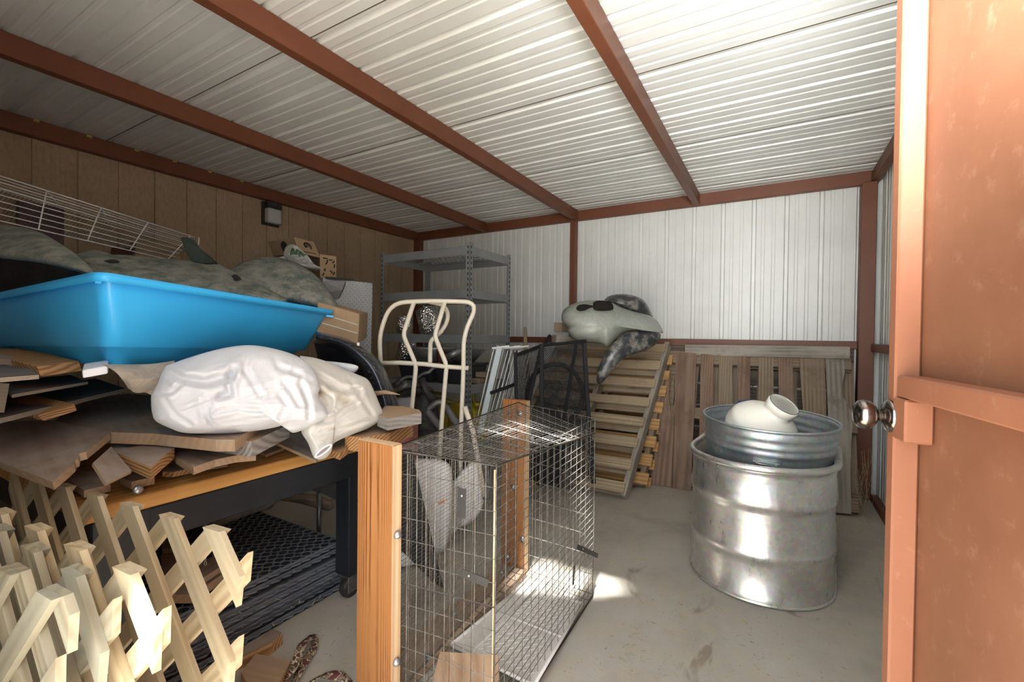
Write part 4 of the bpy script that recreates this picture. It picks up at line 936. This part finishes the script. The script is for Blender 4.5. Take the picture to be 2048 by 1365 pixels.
# plywood sheets and blocks at the far left
board('lowest plywood sheet with a long pale striped edge', [(-60, 856), (0, 837), (120, 808), (250, 777), (190, 757), (0, 790), (-60, 800)], .013, (m_plyf, m_ply), z=.93, name='plywood_sheet', group='plywood sheets', cat='plywood')
board('middle plywood sheet lying above the lowest one', [(24, 790), (176, 764), (140, 750), (0, 765)], .008, (m_plyf, m_ply), z=.985, name='plywood_sheet', group='plywood sheets', cat='plywood')
wboard('thick stack of plywood strips at the left edge', [P(-50, 764, 1.12), P(19, 768, 1.13), P(12, 752, 1.6), P(-50, 745, 1.6)], .072, (m_plyf, m_ply), name='plywood_stack', group='plywood sheets', cat='plywood')
board('upper plywood sheet under the brown block', [(-50, 760), (0, 756), (78, 750), (60, 738), (0, 728), (-50, 728)], .010, (m_plyf, m_ply), z=1.045, name='plywood_sheet', group='plywood sheets', cat='plywood')
def push(label, pts, dv, mt, name='wood_block', cat='wood block', bev=.002):
    return tag(M().prism([P(*q) for q in pts], V(dv)).build(name, mt, bev=bev), label, cat)
push('reddish end of a cut timber right under the left end of the blue tray', [(75, 734, 1.25), (158, 722, 1.37), (165, 742, 1.36), (82, 754, 1.24)], (-.45, -.02, .03), m_end)
push('orange end of a cut timber under the striped plywood edge', [(75, 831, 1.24), (150, 808, 1.32), (155, 822, 1.31), (88, 843, 1.23)], (-.35, -.05, .02), m_end)
push('dark brown timber under the blue tray at the left edge', [(-40, 716, 1.3), (28, 718, 1.35), (34, 735, 1.34), (-40, 748, 1.3)], (-.4, .1, .02), m_old)
push('small white painted block under the near corner of the blue tray', [(164, 741, 1.22), (216, 732, 1.26), (216, 748, 1.255), (166, 757, 1.215)], (-.09, .03, .012), plain('white_paint', (.78, .80, .86), .45))
# ================================================================ blue tray
m_tray = Mat('sky_blue_plastic').base((.045, .47, .95)).set(rough=.33, spec=.45).m; m_tray.node_tree.nodes['Principled BSDF'].inputs['Subsurface Weight'].default_value = .0
bt_ = thing('blue_tray', 'large deep sky-blue plastic tray on the board pile', 'tray', P(400, 700, 1.7))
tN, tR, tL = P(203, 546, 1.23), P(667, 622, 2.25), P(-95, 609, 1.75)
bN, bR, bL = P(217, 730, 1.26), P(603, 722, 2.20), P(-70, 712, 1.70)
tB, bB = tL+tR-tN, bL+bR-bN
top4, bot4 = [tN, tR, tB, tL], [bN, bR, bB, bL]
cen = (tN+tR+tB+tL)/4
def ring(f, inset=0, rr=.05, k=6):
    """rounded corner loop at height fraction f (0 rim, 1 bottom), pulled in by inset"""
    q = [lerp(a, b, f) for a, b in zip(top4, bot4)]; c = sum(q, V())/4
    out = []
    for i in range(4):
        p, a, b = q[i], q[i-1], q[(i+1) % 4]; ea, eb = (a-p).normalized(), (b-p).normalized(); p = p+(ea+eb)*inset
        s, e = p+ea*rr, p+eb*rr
        for j in range(k+1): t = j/k; out.append(s*(1-t)**2+p*2*t*(1-t)+e*t*t)
    return out
m = M(); loft(m, [ring(.095, -.014), ring(.0, -.014), ring(.0, .004), ring(.09, .006), ring(.79, .0), ring(.80, .03), ring(1.0, .032)])
q = ring(1.0, .032); m.add(q, [list(range(len(q)))])
m.build('tray_shell', m_tray, bt_, solid=.003, off=0, bev=0)
for px_, py_, Z0 in ((197, 564, 1.232), (99, 577, 1.42), (660, 633, 2.2)):
    M().bar(P(px_-8, py_-1, Z0), P(px_+8, py_+1, Z0+.01), .012, .010).build('rim_rib', m_tray, bt_, bev=.002)
# ================================================================ cloth
def cloth_mat(name, c, c2, st):
    a = Mat(name); v = a.coord('world'); n = a.noise(v, 9, 5, .7, .6); col = a.mix(a.ramp(n, [(st, (0, 0, 0)), (st+.12, (.7, .7, .7))]), c, c2)
    a.base(col); a.set(rough=.85, sheen=.2); f = a.noise(v, 500, 2); f2 = a.noise(v, 14, 4, .5, 1.2); a.bump(a.mix(.85, f, f2), .5, .012); return a.m
m_cl = cloth_mat('white_cotton', (.63, .645, .675), (.57, .565, .56), .6)
m_cl2 = cloth_mat('stained_white_canvas', (.61, .59, .54), (.42, .34, .23), .56)
m_cl3 = cloth_mat('dusty_beige_canvas', (.40, .35, .28), (.29, .24, .18), .45)
def folds(p, a=.02, s=7, o=0):
    u, v = p.x*.5+p.y*.6+p.z*.62, -p.x*.35-p.y*.3+p.z*.9; w_ = noise.noise(V((u*3, v*3, o)))*.9; p = V((u*.32+w_*.05, v+w_*.12, p.x*.25))*1.25
    r = 1-abs(noise.noise(V((p.x*s+o, p.y*s*1.1, p.z*s*1.6-o))))*2.2
    r2 = 1-abs(noise.noise(V((p.x*s*2.3+o, p.y*s*2.6, p.z*s*3+o))))*2.2
    return a*(r*.8+r2*.35-.5)
def proj(p): q = p-CC; z = q.dot(CF); return 1024+F0*q.dot(CR)/z, 682.5-F0*q.dot(CU)/z
def creases(p, cs):
    x, y = proj(p); t = 0
    for dep, wd, pts in cs:
        best = 1e9
        for (ax, ay), (bx, by) in zip(pts, pts[1:]):
            dx, dy = bx-ax, by-ay; k = max(0, min(1, ((x-ax)*dx+(y-ay)*dy)/(dx*dx+dy*dy+1e-9)))
            best = min(best, math.hypot(x-ax-dx*k, y-ay-dy*k))
        t += -dep*math.exp(-(best/wd)**2)+dep*.55*math.exp(-((best-wd*1.7)/wd)**2)
    return t
C1 = [(.030, 7, [(467, 738), (456, 763), (458, 788), (438, 794)]), (.034, 9, [(328, 735), (363, 758), (410, 765), (461, 752)]), (.016, 5, [(312, 784), (340, 786), (360, 770)]), (.014, 6, [(544, 695), (557, 736), (602, 747)]),
      (.020, 6, [(602, 765), (618, 806), (620, 837)]), (.014, 5, [(568, 765), (586, 788), (600, 812)]), (.010, 5, [(431, 826), (474, 817), (520, 822)]), (.014, 5, [(407, 800), (413, 837), (425, 860)]), (.012, 5, [(420, 796), (417, 835), (432, 860)]),
      (.012, 6, [(500, 700), (490, 740), (520, 790)]), (.012, 5, [(560, 838), (575, 812), (560, 790)]), (.010, 5, [(330, 800), (350, 830), (380, 850)]), (.012, 5, [(600, 725), (585, 745), (640, 770)])]
C2 = [(.026, 6, [(638, 754), (681, 779), (719, 781)]), (.018, 5, [(636, 846), (670, 838), (690, 819), (714, 808)]), (.035, 7, [(638, 786), (658, 800), (654, 816)]), (.014, 5, [(628, 870), (690, 858), (750, 838)]), (.012, 5, [(700, 760), (725, 800), (745, 830)]), (.012, 4, [(640, 890), (625, 865), (632, 850)])]
gw = thing('white_garment', 'bundled bright white cotton garment hanging in front of the blue tray', 'garment', P(480, 790, 1.5))
o = [(332, 732), (380, 715), (440, 698), (490, 691), (530, 694), (580, 707), (612, 724), (632, 748), (640, 774), (637, 792), (650, 815), (657, 833), (634, 848), (602, 862), (585, 866), (576, 858), (574, 847), (556, 854), (520, 861), (469, 867), (414, 868), (367, 866), (340, 857), (312, 843), (304, 826), (302, 806), (303, 790), (314, 770), (322, 750)]
blob(o, 1.44, .11, .06, nr=34, k=6, pw=.5, tilt=(.0007, -.0006), disp=lambda p: folds(p, .016, 5.5, 3)+folds(p, .006, 16, 8)+creases(p, C1)*.8).build('gathered_cloth', m_cl, gw)
gs_ = thing('stained_garment', 'stained white canvas garment with an open sleeve cuff, right of the bright one', 'garment', P(690, 820, 1.7))
o = [(600, 712), (628, 716), (655, 724), (684, 737), (716, 750), (736, 760), (748, 782), (758, 806), (766, 827), (759, 842), (737, 857), (714, 866), (692, 875), (668, 887), (664, 900), (660, 909), (649, 918), (632, 920), (625, 911), (616, 887), (602, 862), (610, 840), (612, 790), (600, 750)]
blob(o, 1.66, .10, .06, nr=22, k=5, pw=.5, tilt=(.0012, -.0012), disp=lambda p: folds(p, .014, 6, 9)+folds(p, .006, 18, 4)+creases(p, C2)*.8).build('gathered_cloth', m_cl2, gs_)
m = M(); c = P(647, 902, 1.43); d1 = (P(660, 892, 1.45)-P(634, 917, 1.42)); 
m.tube([c+d1*.5*math.cos(t)+(CR*.010+CF*.012)*math.sin(t) for t in [2*math.pi*k/24 for k in range(24)]], .0035, 6, closed=True); m.build('cuff_hem', m_cl, gs_)
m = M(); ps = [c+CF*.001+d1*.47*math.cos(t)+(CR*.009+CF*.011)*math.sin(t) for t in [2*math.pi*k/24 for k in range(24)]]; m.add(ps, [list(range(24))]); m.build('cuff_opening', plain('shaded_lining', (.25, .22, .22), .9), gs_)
tag(blob([(640, 722), (668, 724), (700, 728), (716, 733), (714, 742), (702, 748), (684, 742), (655, 730)], 1.86, .02, .05, disp=lambda p: folds(p, .008, 12, 1)).build('folded_white_cloth', m_cl), 'flat folded white cloth tucked between stained garment and black fender', 'cloth')
rows = [[PX(205, 729, -1.62), PX(250, 730, -1.62), PX(300, 729, -1.64), PX(350, 722, -1.68)], [PX(228, 742, -1.58), PX(262, 748, -1.56), PX(300, 752, -1.58), PX(338, 745, -1.62)],
        [PX(247, 762, -1.56), PX(268, 770, -1.54), PX(298, 768, -1.56), PX(328, 768, -1.60)], [PX(256, 776, -1.58), PX(272, 786, -1.57), PX(292, 786, -1.58), PX(318, 800, -1.6)]]
tag(patch(rows, 40, 50, disp=lambda u, v, p: folds(p, .022, 15, 5), world=True).build('beige_canvas', m_cl3, solid=.002), 'crumpled beige canvas hanging below the blue tray left of the white garment', 'canvas')
# ================================================================ dusty quad bodywork on the tray
m_dust = painted('dust_caked_green_plastic', (.06, .095, .08), (.15, .19, .17), (.34, .33, .295), rough=.6, sc=2.2, amt=(.38, .60))
m_fin = painted('dark_green_fin', (.010, .018, .014), (.018, .028, .022), (.08, .075, .065), rough=.8, sc=9, amt=(.6, .85))
qb = thing('quad_bodywork', 'long dust-covered green quad bike bodywork lying across the blue tray', 'bodywork', P(350, 560, 1.8))
dd_ = lambda p: .014*nz(p, 7)
blob([(-90, 438), (-40, 440), (0, 449), (68, 460), (120, 487), (158, 514), (188, 546), (154, 543), (85, 527), (0, 517), (-90, 510)], 1.62, .09, .05, nr=14, tilt=(-.0002, -.003), disp=dd_).build('fender_dome', m_dust, qb)
blob([(130, 512), (165, 505), (188, 499), (214, 508), (226, 510), (246, 510), (308, 515), (369, 521), (427, 525), (470, 545), (540, 580), (575, 605), (480, 592), (350, 572), (215, 553), (160, 545)], 1.98, .08, .06, nr=16, tilt=(.0014, -.0045), disp=dd_, pw=.5).build('center_cowl', m_dust, qb)
blob([(425, 572), (450, 550), (466, 538), (482, 526), (513, 516), (547, 515), (581, 521), (615, 538), (636, 556), (652, 574), (668, 598), (680, 618), (660, 619), (600, 609), (520, 596), (455, 585)], 2.42, .14, .10, nr=16, tilt=(.0012, -.003), disp=dd_, pw=.5).build('fender_dome', m_dust, qb)
blob([(-90, 505), (0, 514), (85, 524), (150, 542), (172, 556), (120, 580), (0, 604), (-90, 622)], 2.05, .02, .05, nr=6).build('cavity_shade_fill', m_bkpl, qb)  # black blank added as the shade in the cavity below the dome
m = M().prism([P(359, 475, 1.82), P(372, 474, 1.83), P(384, 478, 1.84), P(394, 494, 1.86), P(410, 508, 1.88), P(434, 528, 1.92), P(405, 528, 1.88), P(380, 523, 1.84), P(374, 508, 1.83), P(366, 492, 1.82)], CF*.02)
m.build('fin', m_fin, qb, bev=.004)
for a, b, Z0 in (((206, 522), (236, 524), 1.575), ((462, 552), (480, 558), 2.02)):
    blob([(a[0], a[1]), ((a[0]+b[0])/2, a[1]-3), (b[0], b[1]-3), (b[0]+2, b[1]+2), ((a[0]+b[0])/2, b[1]+3)], Z0, .004, .02, nr=4).build('slot', m_slot, qb)
# ================================================================ white wire panel basket behind
wr = thing('wire_shelf_panel', 'long white coated wire shelf tilted behind the dusty bodywork', 'wire shelf', P(200, 470, 2.3))
m1 = M(); m2 = M()
A0, A1 = P(-60, 333, 1.75), P(390, 475, 2.45); B0, B1 = P(-60, 428, 1.70), P(345, 521, 2.35)
for k in range(8):
    t = k/7; p, q = lerp(A0, B0, t), lerp(A1, B1, t); m1.tube([p, q], .0026 if k in (0, 7) else .0021, 5)
C0_, C1_ = A0+V((-.28, .12, .02)), A1+V((-.28, .12, .02))
for k in range(1, 6): t = k/5; m1.tube([lerp(A0, C0_, t)-Z_*.03*t, lerp(A1, C1_, t)-Z_*.03*t], .0015, 5)
for i, s in enumerate([.03, .27, .50, .73, .97]):
    m2.tube([lerp(A0, A1, s), lerp(B0, B1, s)], .0026, 6)
    m2.tube([lerp(A0, A1, s), lerp(C0_, C1_, s)-Z_*.03], .0022, 6)
m3 = M()
for k in range(60): s = .01+.98*k/59; m3.tube([lerp(B0, B1, s), lerp(C0_, C1_, s)-Z_*.03], .0010, 4, caps=False)
m1.build('long_wires', m_wht, wr); m2.build('cross_wires', m_wht, wr); tag(m3.build('fine_wires', m_fin, wr), kind='stuff')
M().tube(roundcorner([A1+V((-.06, .03, 0)), A1+V((.0, .02, .005)), P(397, 492, 2.44), P(370, 500, 2.42)], .015), .0028, 6).build('end_loop', m_wht, wr)
# ================================================================ things along the left wall
m_box = plain('brown_cardboard', (.30, .20, .115), .8, c2=(.36, .25, .15), sc=6, kind='world', bump=.1)
m_box2 = plain('light_cardboard', (.42, .30, .18), .8, c2=(.34, .235, .14), sc=6, kind='world', bump=.1)
m_ink = plain('black_print', (.012, .012, .012), .7)
def pbox(label, c, a, b, u, mt, name='cardboard_box', parts=True, cat='box'):
    """box from corner pick c and the picks at the ends of its three edges"""
    c_, a_, b_, u_ = P(*c), P(*a), P(*b), P(*u); A_, B_, U_ = a_-c_, b_-c_, u_-c_
    t = thing(name, label, cat, c_); m = M(); vs = [c_+A_*i+B_*j+U_*k for i in (0, 1) for j in (0, 1) for k in (0, 1)]
    m.add(vs, [(0, 1, 3, 2), (4, 6, 7, 5), (0, 4, 5, 1), (2, 3, 7, 6), (0, 2, 6, 4), (1, 5, 7, 3)]); m.build('box_body', mt, t, fixn=True, bev=.003); return t, c_, A_, B_, U_
t, c_, A_, B_, U_ = pbox('tilted brown cardboard box with a black round letter mark on two sides', (600, 507, 2.66), (641, 516, 2.80), (546, 513, 2.98), (587, 474, 2.70), m_box)
def omega(c, eu, ev, n_, r, par):
    """round stylised letter: an open ring over two short feet and a middle bar"""
    m = M(); pts = [c+eu*(r*math.cos(a))+ev*(r*math.sin(a)) for a in [math.radians(-50+280*k/18) for k in range(19)]]
    m.tube(pts, r*.24, 5); m.tube([c+ev*r*.75, c-ev*r*.35], r*.16, 5); m.tube([c-eu*r*.45+ev*r*.6, c-eu*r*.45-ev*r*.35], r*.13, 5); m.tube([c+eu*r*.45+ev*r*.6, c+eu*r*.45-ev*r*.35], r*.13, 5)
    o_ = m.build('printed_mark', m_ink, par); return o_
omega(c_+A_*.55+U_*.60, A_.normalized(), U_.normalized(), 0, .024, t); omega(c_+B_*.42+U_*.45, B_.normalized(), U_.normalized(), 0, .040, t)
M().bar(c_+A_*.25+U_*.18+(-CF)*.002, c_+A_*.85+U_*.18+(-CF)*.002, .004, .001, -CF).build('printed_line', m_ink, t)
t, c_, A_, B_, U_ = pbox('brown cardboard box with scattered black printed symbols beside the round-marked box', (640, 556, 2.80), (673, 560, 2.9), (610, 545, 3.2), (640, 508, 2.80), m_box)
U_ = U_*1.0
m = M()
for u, v, du, dv in ((.2, .85, .25, .0), (.35, .6, .12, .2), (.6, .35, .15, -.1), (.3, .3, .0, .12), (.75, .7, .12, .1), (.55, .8, .2, .03), (.15, .12, .1, .1), (.8, .2, .08, .12), (.85, .5, .05, .15)):
    p = c_+A_*u+U_*v-CF*.003; m.tube([p, p+A_*du*.6+U_*dv*.3, p+A_*du+U_*dv], .004, 5)
tag(m.build('printed_symbols', m_ink, t), kind='stuff')
m_bag = Mat('clear_crumpled_plastic').base((.55, .58, .55)).set(rough=.18, trans=.55).m
m_grn = plain('dark_green_plastic', (.03, .10, .035), .4)
pb = thing('plastic_bag', 'crumpled clear plastic bag with something green in it, before the round-marked box', 'bag', P(595, 520, 2.55))
blob([(566, 510), (572, 493), (586, 488), (602, 498), (616, 512), (630, 530), (645, 538), (620, 538), (596, 530), (575, 520)], 2.56, .04, .04, nr=14, disp=lambda p: folds(p, .03, 18, 2)).build('bag_film', m_bag, pb)
for k in range(7): m = M(); m.tube([P(580+k*4, 515-k, 2.53), P(584+k*3, 500+rnd(-4, 6), 2.50), P(588+k*4, 508+rnd(-8, 8), 2.5)], .003, 5); m.build('green_strip', m_grn, pb)
tag(blob([(552, 516), (575, 512), (600, 517), (625, 530), (645, 538), (630, 540), (600, 534), (570, 526)], 2.6, .02, .03, nr=10, disp=lambda p: folds(p, .012, 16, 7)).build('white_film', plain('white_plastic_film', (.5, .52, .53), .35)), 'crumpled white plastic film spilling over the dusty bodywork below the marked box', 'film')
# diamond plate
def plate_mat():
    a = Mat('diamond_plate'); g = a.node('ShaderNodeAttribute', attribute_name='gc'); out = []
    for ang, ph in ((.785, 0), (-.785, .5)):
        mp = a.node('ShaderNodeMapping'); mp.inputs['Rotation'].default_value = (0, 0, ang); mp.inputs['Scale'].default_value = (48, 48, 1); a.link(g.outputs['Vector'], mp.inputs[0])
        mp.inputs['Location'].default_value = (ph, ph, 0)
        fr = a.node('ShaderNodeVectorMath', operation='FRACTION'); a.link(mp.outputs[0], fr.inputs[0])
        sb = a.node('ShaderNodeVectorMath', operation='SUBTRACT'); a.link(fr.outputs[0], sb.inputs[0]); sb.inputs[1].default_value = (.5, .5, 0)
        ml = a.node('ShaderNodeVectorMath', operation='MULTIPLY'); a.link(sb.outputs[0], ml.inputs[0]); ml.inputs[1].default_value = (1.1, 3.6, 0)
        ln = a.node('ShaderNodeVectorMath', operation='LENGTH'); a.link(ml.outputs[0], ln.inputs[0])
        r = a.node('ShaderNodeMapRange'); a.link(ln.outputs['Value'], r.inputs[0]); r.inputs[1].default_value = .62; r.inputs[2].default_value = .4; out.append(r.outputs[0])
    mx = a.node('ShaderNodeMath', operation='MAXIMUM'); a.link(out[0], mx.inputs[0]); a.link(out[1], mx.inputs[1])
    a.base(a.mix(mx.outputs[0], (.50, .53, .58), (.80, .82, .86))); a.set(rough=.4, metal=.75); a.bump(mx.outputs[0], .9, .006); return a.m
dp = thing('diamond_plate_box', 'shiny aluminium diamond-plate panel standing behind the strapped cardboard box', 'panel', P(700, 640, 2.75))
W = [P(646, 556, 2.62), P(745, 567, 2.86), P(742, 712, 2.86), P(640, 712, 2.62)]; ex = (W[1]-W[0]).normalized(); ey = (W[3]-W[0]); ey = (ey-ex*ey.dot(ex)).normalized(); nn = ex.cross(ey); nn = nn if nn.dot(CF) > 0 else -nn
m = M(); vs = W+[p+nn*.03 for p in W]; m.add(vs, [(0, 1, 2, 3), (7, 6, 5, 4), (1, 0, 4, 5), (2, 1, 5, 6), (3, 2, 6, 7), (0, 3, 7, 4)], [V(((p-W[0]).dot(ex), (p-W[0]).dot(ey), 0)) for p in vs]); m.build('plate', plate_mat(), dp, fixn=True)
M().bar(P(652, 556, 2.63), P(705, 560, 2.75), .03, .012).build('black_trim', m_bkpl, dp, bev=.002)
m = M(); loft(m, [[P(x, y, z) for x, y, z in r] for r in ([(645, 562, 2.5), (690, 563, 2.55), (692, 566, 2.7), (650, 566, 2.7)], [(655, 585, 2.5), (684, 580, 2.55), (686, 582, 2.68), (660, 584, 2.68)], [(664, 600, 2.52), (676, 597, 2.55), (678, 597, 2.62), (668, 600, 2.62)])]); m.sm = [False]*len(m.sm)
tag(m.build('grey_bin', plain('mid_grey_plastic', (.10, .10, .105), .5), solid=.004), 'grey plastic bin corner between the dusty bodywork and the diamond plate', 'bin')
t, c_, A_, B_, U_ = pbox('brown corrugated box with clear strapping under the right end of the blue tray', (716, 688, 2.36), (632, 668, 2.22), (735, 675, 2.9), (719, 628, 2.36), m_box2)
for f in (.62, .34): M().bar(c_+U_*f-CF*.003+A_*.02, c_+A_+U_*(f+.05)-CF*.003, .004, .001, -CF).build('strapping', m_wht, t)
# black glossy fender
bf = thing('black_fender', 'large curved glossy black fender behind the stained garment', 'fender', P(730, 740, 2.0))
m_gbk = painted('scuffed_gloss_black', (.012, .015, .022), (.02, .026, .036), (.17, .18, .19), rough=.22, sc=8, amt=(.55, .75))
out_ = [(632, 664), (679, 674), (706, 685), (732, 701), (757, 721), (772, 746), (783, 771), (793, 797), (799, 822)]
inn_ = [(632, 680), (672, 689), (697, 703), (714, 720), (728, 741), (738, 760), (745, 781), (749, 803), (752, 822)]
rows = [[(x, y, 2.12) for x, y in out_], [((x*.75+a*.25), (y*.75+b*.25)-1, 2.0) for (x, y), (a, b) in zip(out_, inn_)], [((x*.4+a*.6), (y*.4+b*.6), 1.96) for (x, y), (a, b) in zip(out_, inn_)], [(a, b, 2.0) for a, b in inn_], [(a-6, b+6, 2.10) for a, b in inn_]]
patch(rows, 20, 40).build('fender_skin', m_gbk, bf, solid=.004)
rows = [[(a-4, b+4, 2.1) for a, b in inn_], [(a*.6+640*.4, b*.55+760*.45, 2.3) for a, b in inn_], [(a*.2+640*.8, b*.2+780*.8, 2.35) for a, b in inn_]]
patch(rows, 12, 24).build('fender_lining', plain('navy_black_lining', (.010, .012, .022), .6), bf, solid=.004)
M().frame(P(714, 692, 1.99), CR, CF, Z_, (.011, .002, .014)).build('paper_tag', plain('cream_tag', (.6, .58, .5), .6), bf)
# mauve and brown boxes deep left
pbox('dusty mauve box behind the white wire shelf at far left', (36, 520, 2.55), (150, 530, 2.85), (-40, 500, 3.4), (38, 400, 2.55), plain('mauve_card', (.12, .075, .082), .8, c2=(.16, .105, .11), sc=4, kind='world'))
pbox('brown cardboard box half hidden behind the white wire shelf', (268, 530, 2.9), (360, 530, 3.2), (240, 520, 3.6), (272, 484, 2.9), m_box2)
pbox('small dark red box between the mauve and brown boxes', (222, 530, 2.9), (268, 530, 3.0), (200, 525, 3.3), (228, 496, 2.9), plain('dark_red_card', (.10, .045, .035), .8))
# wall lamp
wl = thing('wall_lamp', 'small black wall lamp with a clear lens high on the tan siding', 'lamp', V((-3.79, 2.37, 2.05)))
a_ = PX(533, 405, -3.72); b_ = PX(566, 452, -3.72)
y0, y1, z0, z1 = a_.y, b_.y, b_.z+.01, 2.262
M().bx(-3.80, -3.772, y0, y1, z0-.02, z1).build('back_plate', m_bk, wl, bev=.004)
M().bx(-3.774, -3.712, y0+.01, y1-.01, z0+.12, z1).build('lamp_housing', m_bk, wl, bev=.008, seg=2)
M().bx(-3.774, -3.715, y0+.012, y1-.012, z0-.005, z0+.122).build('lamp_lens', Mat('ribbed_clear_lens').base((.72, .74, .75)).set(rough=.3, trans=.35).m, wl, bev=.014, seg=3)
for k, (x, y) in enumerate([(71, 239), (178, 270), (273, 299), (349, 322), (419, 344), (483, 362), (424, 398)][:6]):
    p = PX(x, y, -3.722); tag(M().bx(-3.735, -3.715, p.y-.012, p.y+.016, 2.352, 2.369).build('foam_plug', plain('yellow_foam', (.42, .33, .12), .8), bev=.004), ['yellow foam plug nearest the camera on top of the left red beam', 'second yellow foam plug along the left red beam', 'third yellow foam plug along the left red beam, by the roof seam', 'fourth yellow foam plug along the left red beam', 'fifth yellow foam plug along the left red beam', 'farthest yellow foam plug along the left red beam'][k], 'foam plug', 'foam plugs on the left beam')
# ================================================================ on the floor and under the bench
def foff(label, pts, z, th, mats=(None, None)): return board(label, pts, th, mats, name='wood_offcut', z=z, group='offcuts on the floor', cat='offcut')
foff('long brown offcut on the floor just right of the lattice', [(478, 1300), (500, 1288), (520, 1278), (545, 1258), (565, 1266), (545, 1284), (520, 1296), (478, 1316)], .045, .043, (m_old, m_end))
foff('square brown offcut lying below the long one at the bottom edge', [(482, 1345), (512, 1308), (582, 1322), (556, 1372), (500, 1378)], .045, .043, (m_old2, m_end))
foff('dark flat board on the rubber mats behind the lattice', [(322, 1108), (390, 1112), (440, 1128), (450, 1146), (385, 1190), (330, 1190)], .262, .03, (m_old, m_old2))
foff('smaller board lying on the dark flat one on the mats', [(395, 1135), (425, 1112), (448, 1116), (450, 1128), (398, 1162)], .29, .022, (m_old, m_old2))
foff('thin board on the mats near the bench corner', [(325, 1083), (360, 1080), (385, 1088), (384, 1098), (325, 1098)], .285, .02, (m_old, m_old2))
def camo():
    a = Mat('brown_camouflage_webbing'); n = a.noise(a.coord('world'), 38, 2, .5, .4)
    r = a.node('ShaderNodeValToRGB'); r.color_ramp.interpolation = 'CONSTANT'; e = r.color_ramp.elements; e[0].color = (.10, .03, .028, 1); e[1].position = .46; e[1].color = (.46, .38, .26, 1)
    q = e.new(.54); q.color = (.045, .03, .02, 1); q = e.new(.60); q.color = (.22, .14, .09, 1); a.link(n, r.inputs[0]); a.base(r.outputs[0]); a.set(rough=.8); return a.m
def ribbon(pts, w_, mt, label):
    p = smoothpath([Pz(x, y, z) for x, y, z in pts], 6); m = M(); vs = []
    for i, q in enumerate(p):
        t = (p[min(i+1, len(p)-1)]-p[max(i-1, 0)]).normalized(); s = t.cross(Z_).normalized(); s = (s+Z_*.5*math.sin(i*.3)).normalized(); vs += [q-s*w_/2, q+s*w_/2]
    m.add(vs, [(2*i, 2*i+1, 2*i+3, 2*i+2) for i in range(len(p)-1)], None, True)
    return tag(m.build('camouflage_strap', mt, solid=.003), label, 'strap', 'camouflage straps')
mc = camo()
ribbon([(556, 1392, .012), (573, 1360, .03), (590, 1330, .05), (600, 1300, .06), (610, 1282, .05), (622, 1274, .035), (629, 1281, .02), (625, 1302, .02), (612, 1320, .03), (598, 1345, .03), (588, 1372, .02)], .028, mc, 'brown camouflage strap curling in a loop on the floor by the mats')
ribbon([(612, 1374, .01), (635, 1356, .03), (660, 1351, .035), (685, 1355, .03), (703, 1367, .01)], .028, mc, 'brown camouflage strap at the bottom edge left of the cage board')
tag(M().tube([P(405, 1035, 2.15), P(470, 1012, 2.3), P(535, 990, 2.45)], .075, 16).build('canvas_roll', m_cl3), 'rolled tan canvas lying behind the rubber mats under the bench', 'canvas roll')
tag(blob([(535, 990), (580, 985), (640, 992), (668, 1010), (655, 1022), (600, 1008), (550, 1000)], 2.5, .05, .08, nr=12, disp=lambda p: folds(p, .03, 14)).build('brown_paper', plain('crumpled_brown_paper', (.20, .14, .10), .8)), 'crumpled brown paper on the floor behind the mats', 'paper')
tag(M().tube([P(638, 985, 2.35), P(638, 1115, 2.35)], .012, 10).build('steel_pipe', m_gr), 'short grey-blue pipe standing behind the mats left of the bench leg', 'pipe')
push('dark curved plastic guard under the bench behind its right leg', [(535, 965, 2.1), (600, 962, 2.1), (690, 950, 2.1), (690, 1010, 2.1), (640, 985, 2.1), (590, 975, 2.1)], CF*.05, m_bkpl, 'plastic_guard', 'guard')
# straw and wood chips, uncountable
random.seed(5)
m_straw = plain('straw', (.50, .41, .24), .8, c2=(.34, .26, .15), sc=80, kind='world')
m = M()
def flake(x, y, z=.001, s=1):
    an = rnd(0, 6.28); d = V((math.cos(an), math.sin(an), rnd(-.05, .25))); L = rnd(.004, .022)*s; p = V((x, y, z+rnd(0, .002))); q = Z_.cross(d).normalized()*rnd(.0006, .003)
    m.add([p-q, p+q, p+q+d*L, p-q*.4+d*L], [(0, 1, 2, 3)])
for k in range(420): flake(rnd(-.6, .3), rnd(1.3, 2.4))
for k in range(380): flake(rnd(-1.1, -.6), rnd(2.2, 3.6))
for k in range(700): x = rnd(-1.2, .56); flake(x, 3.62+rnd(-.25, .2)+.05*x, .001, 1.6)
for k in range(420): flake(rnd(.15, .56), rnd(2.4, 4.0), .001, 1.5)
for k in range(160): flake(rnd(-1.6, -1.1), rnd(.9, 1.6))
for k in range(140): flake(rnd(-1.75, -1.62), rnd(.7, 1.3), rnd(.02, .2), 1.8)
tag(m.build('straw_litter', m_straw), 'straw bits and wood chips scattered on the concrete floor', 'straw', kind='stuff')
m = M()
for k in range(26):
    p = V((.53+rnd(-.06, .03), rnd(3.6, 4.0), 0.02)); q = p+V((rnd(-.10, .06), rnd(-.15, .1), rnd(.05, .42))); m.tube([p, lerp(p, q, .5)+V((rnd(-.04, .04), rnd(-.04, .04), .03)), q], .0009, 4)
tag(m.build('dry_weeds', m_straw), 'thin dry weed stalks in the right back corner beside the wide pallet', 'weeds', kind='stuff')
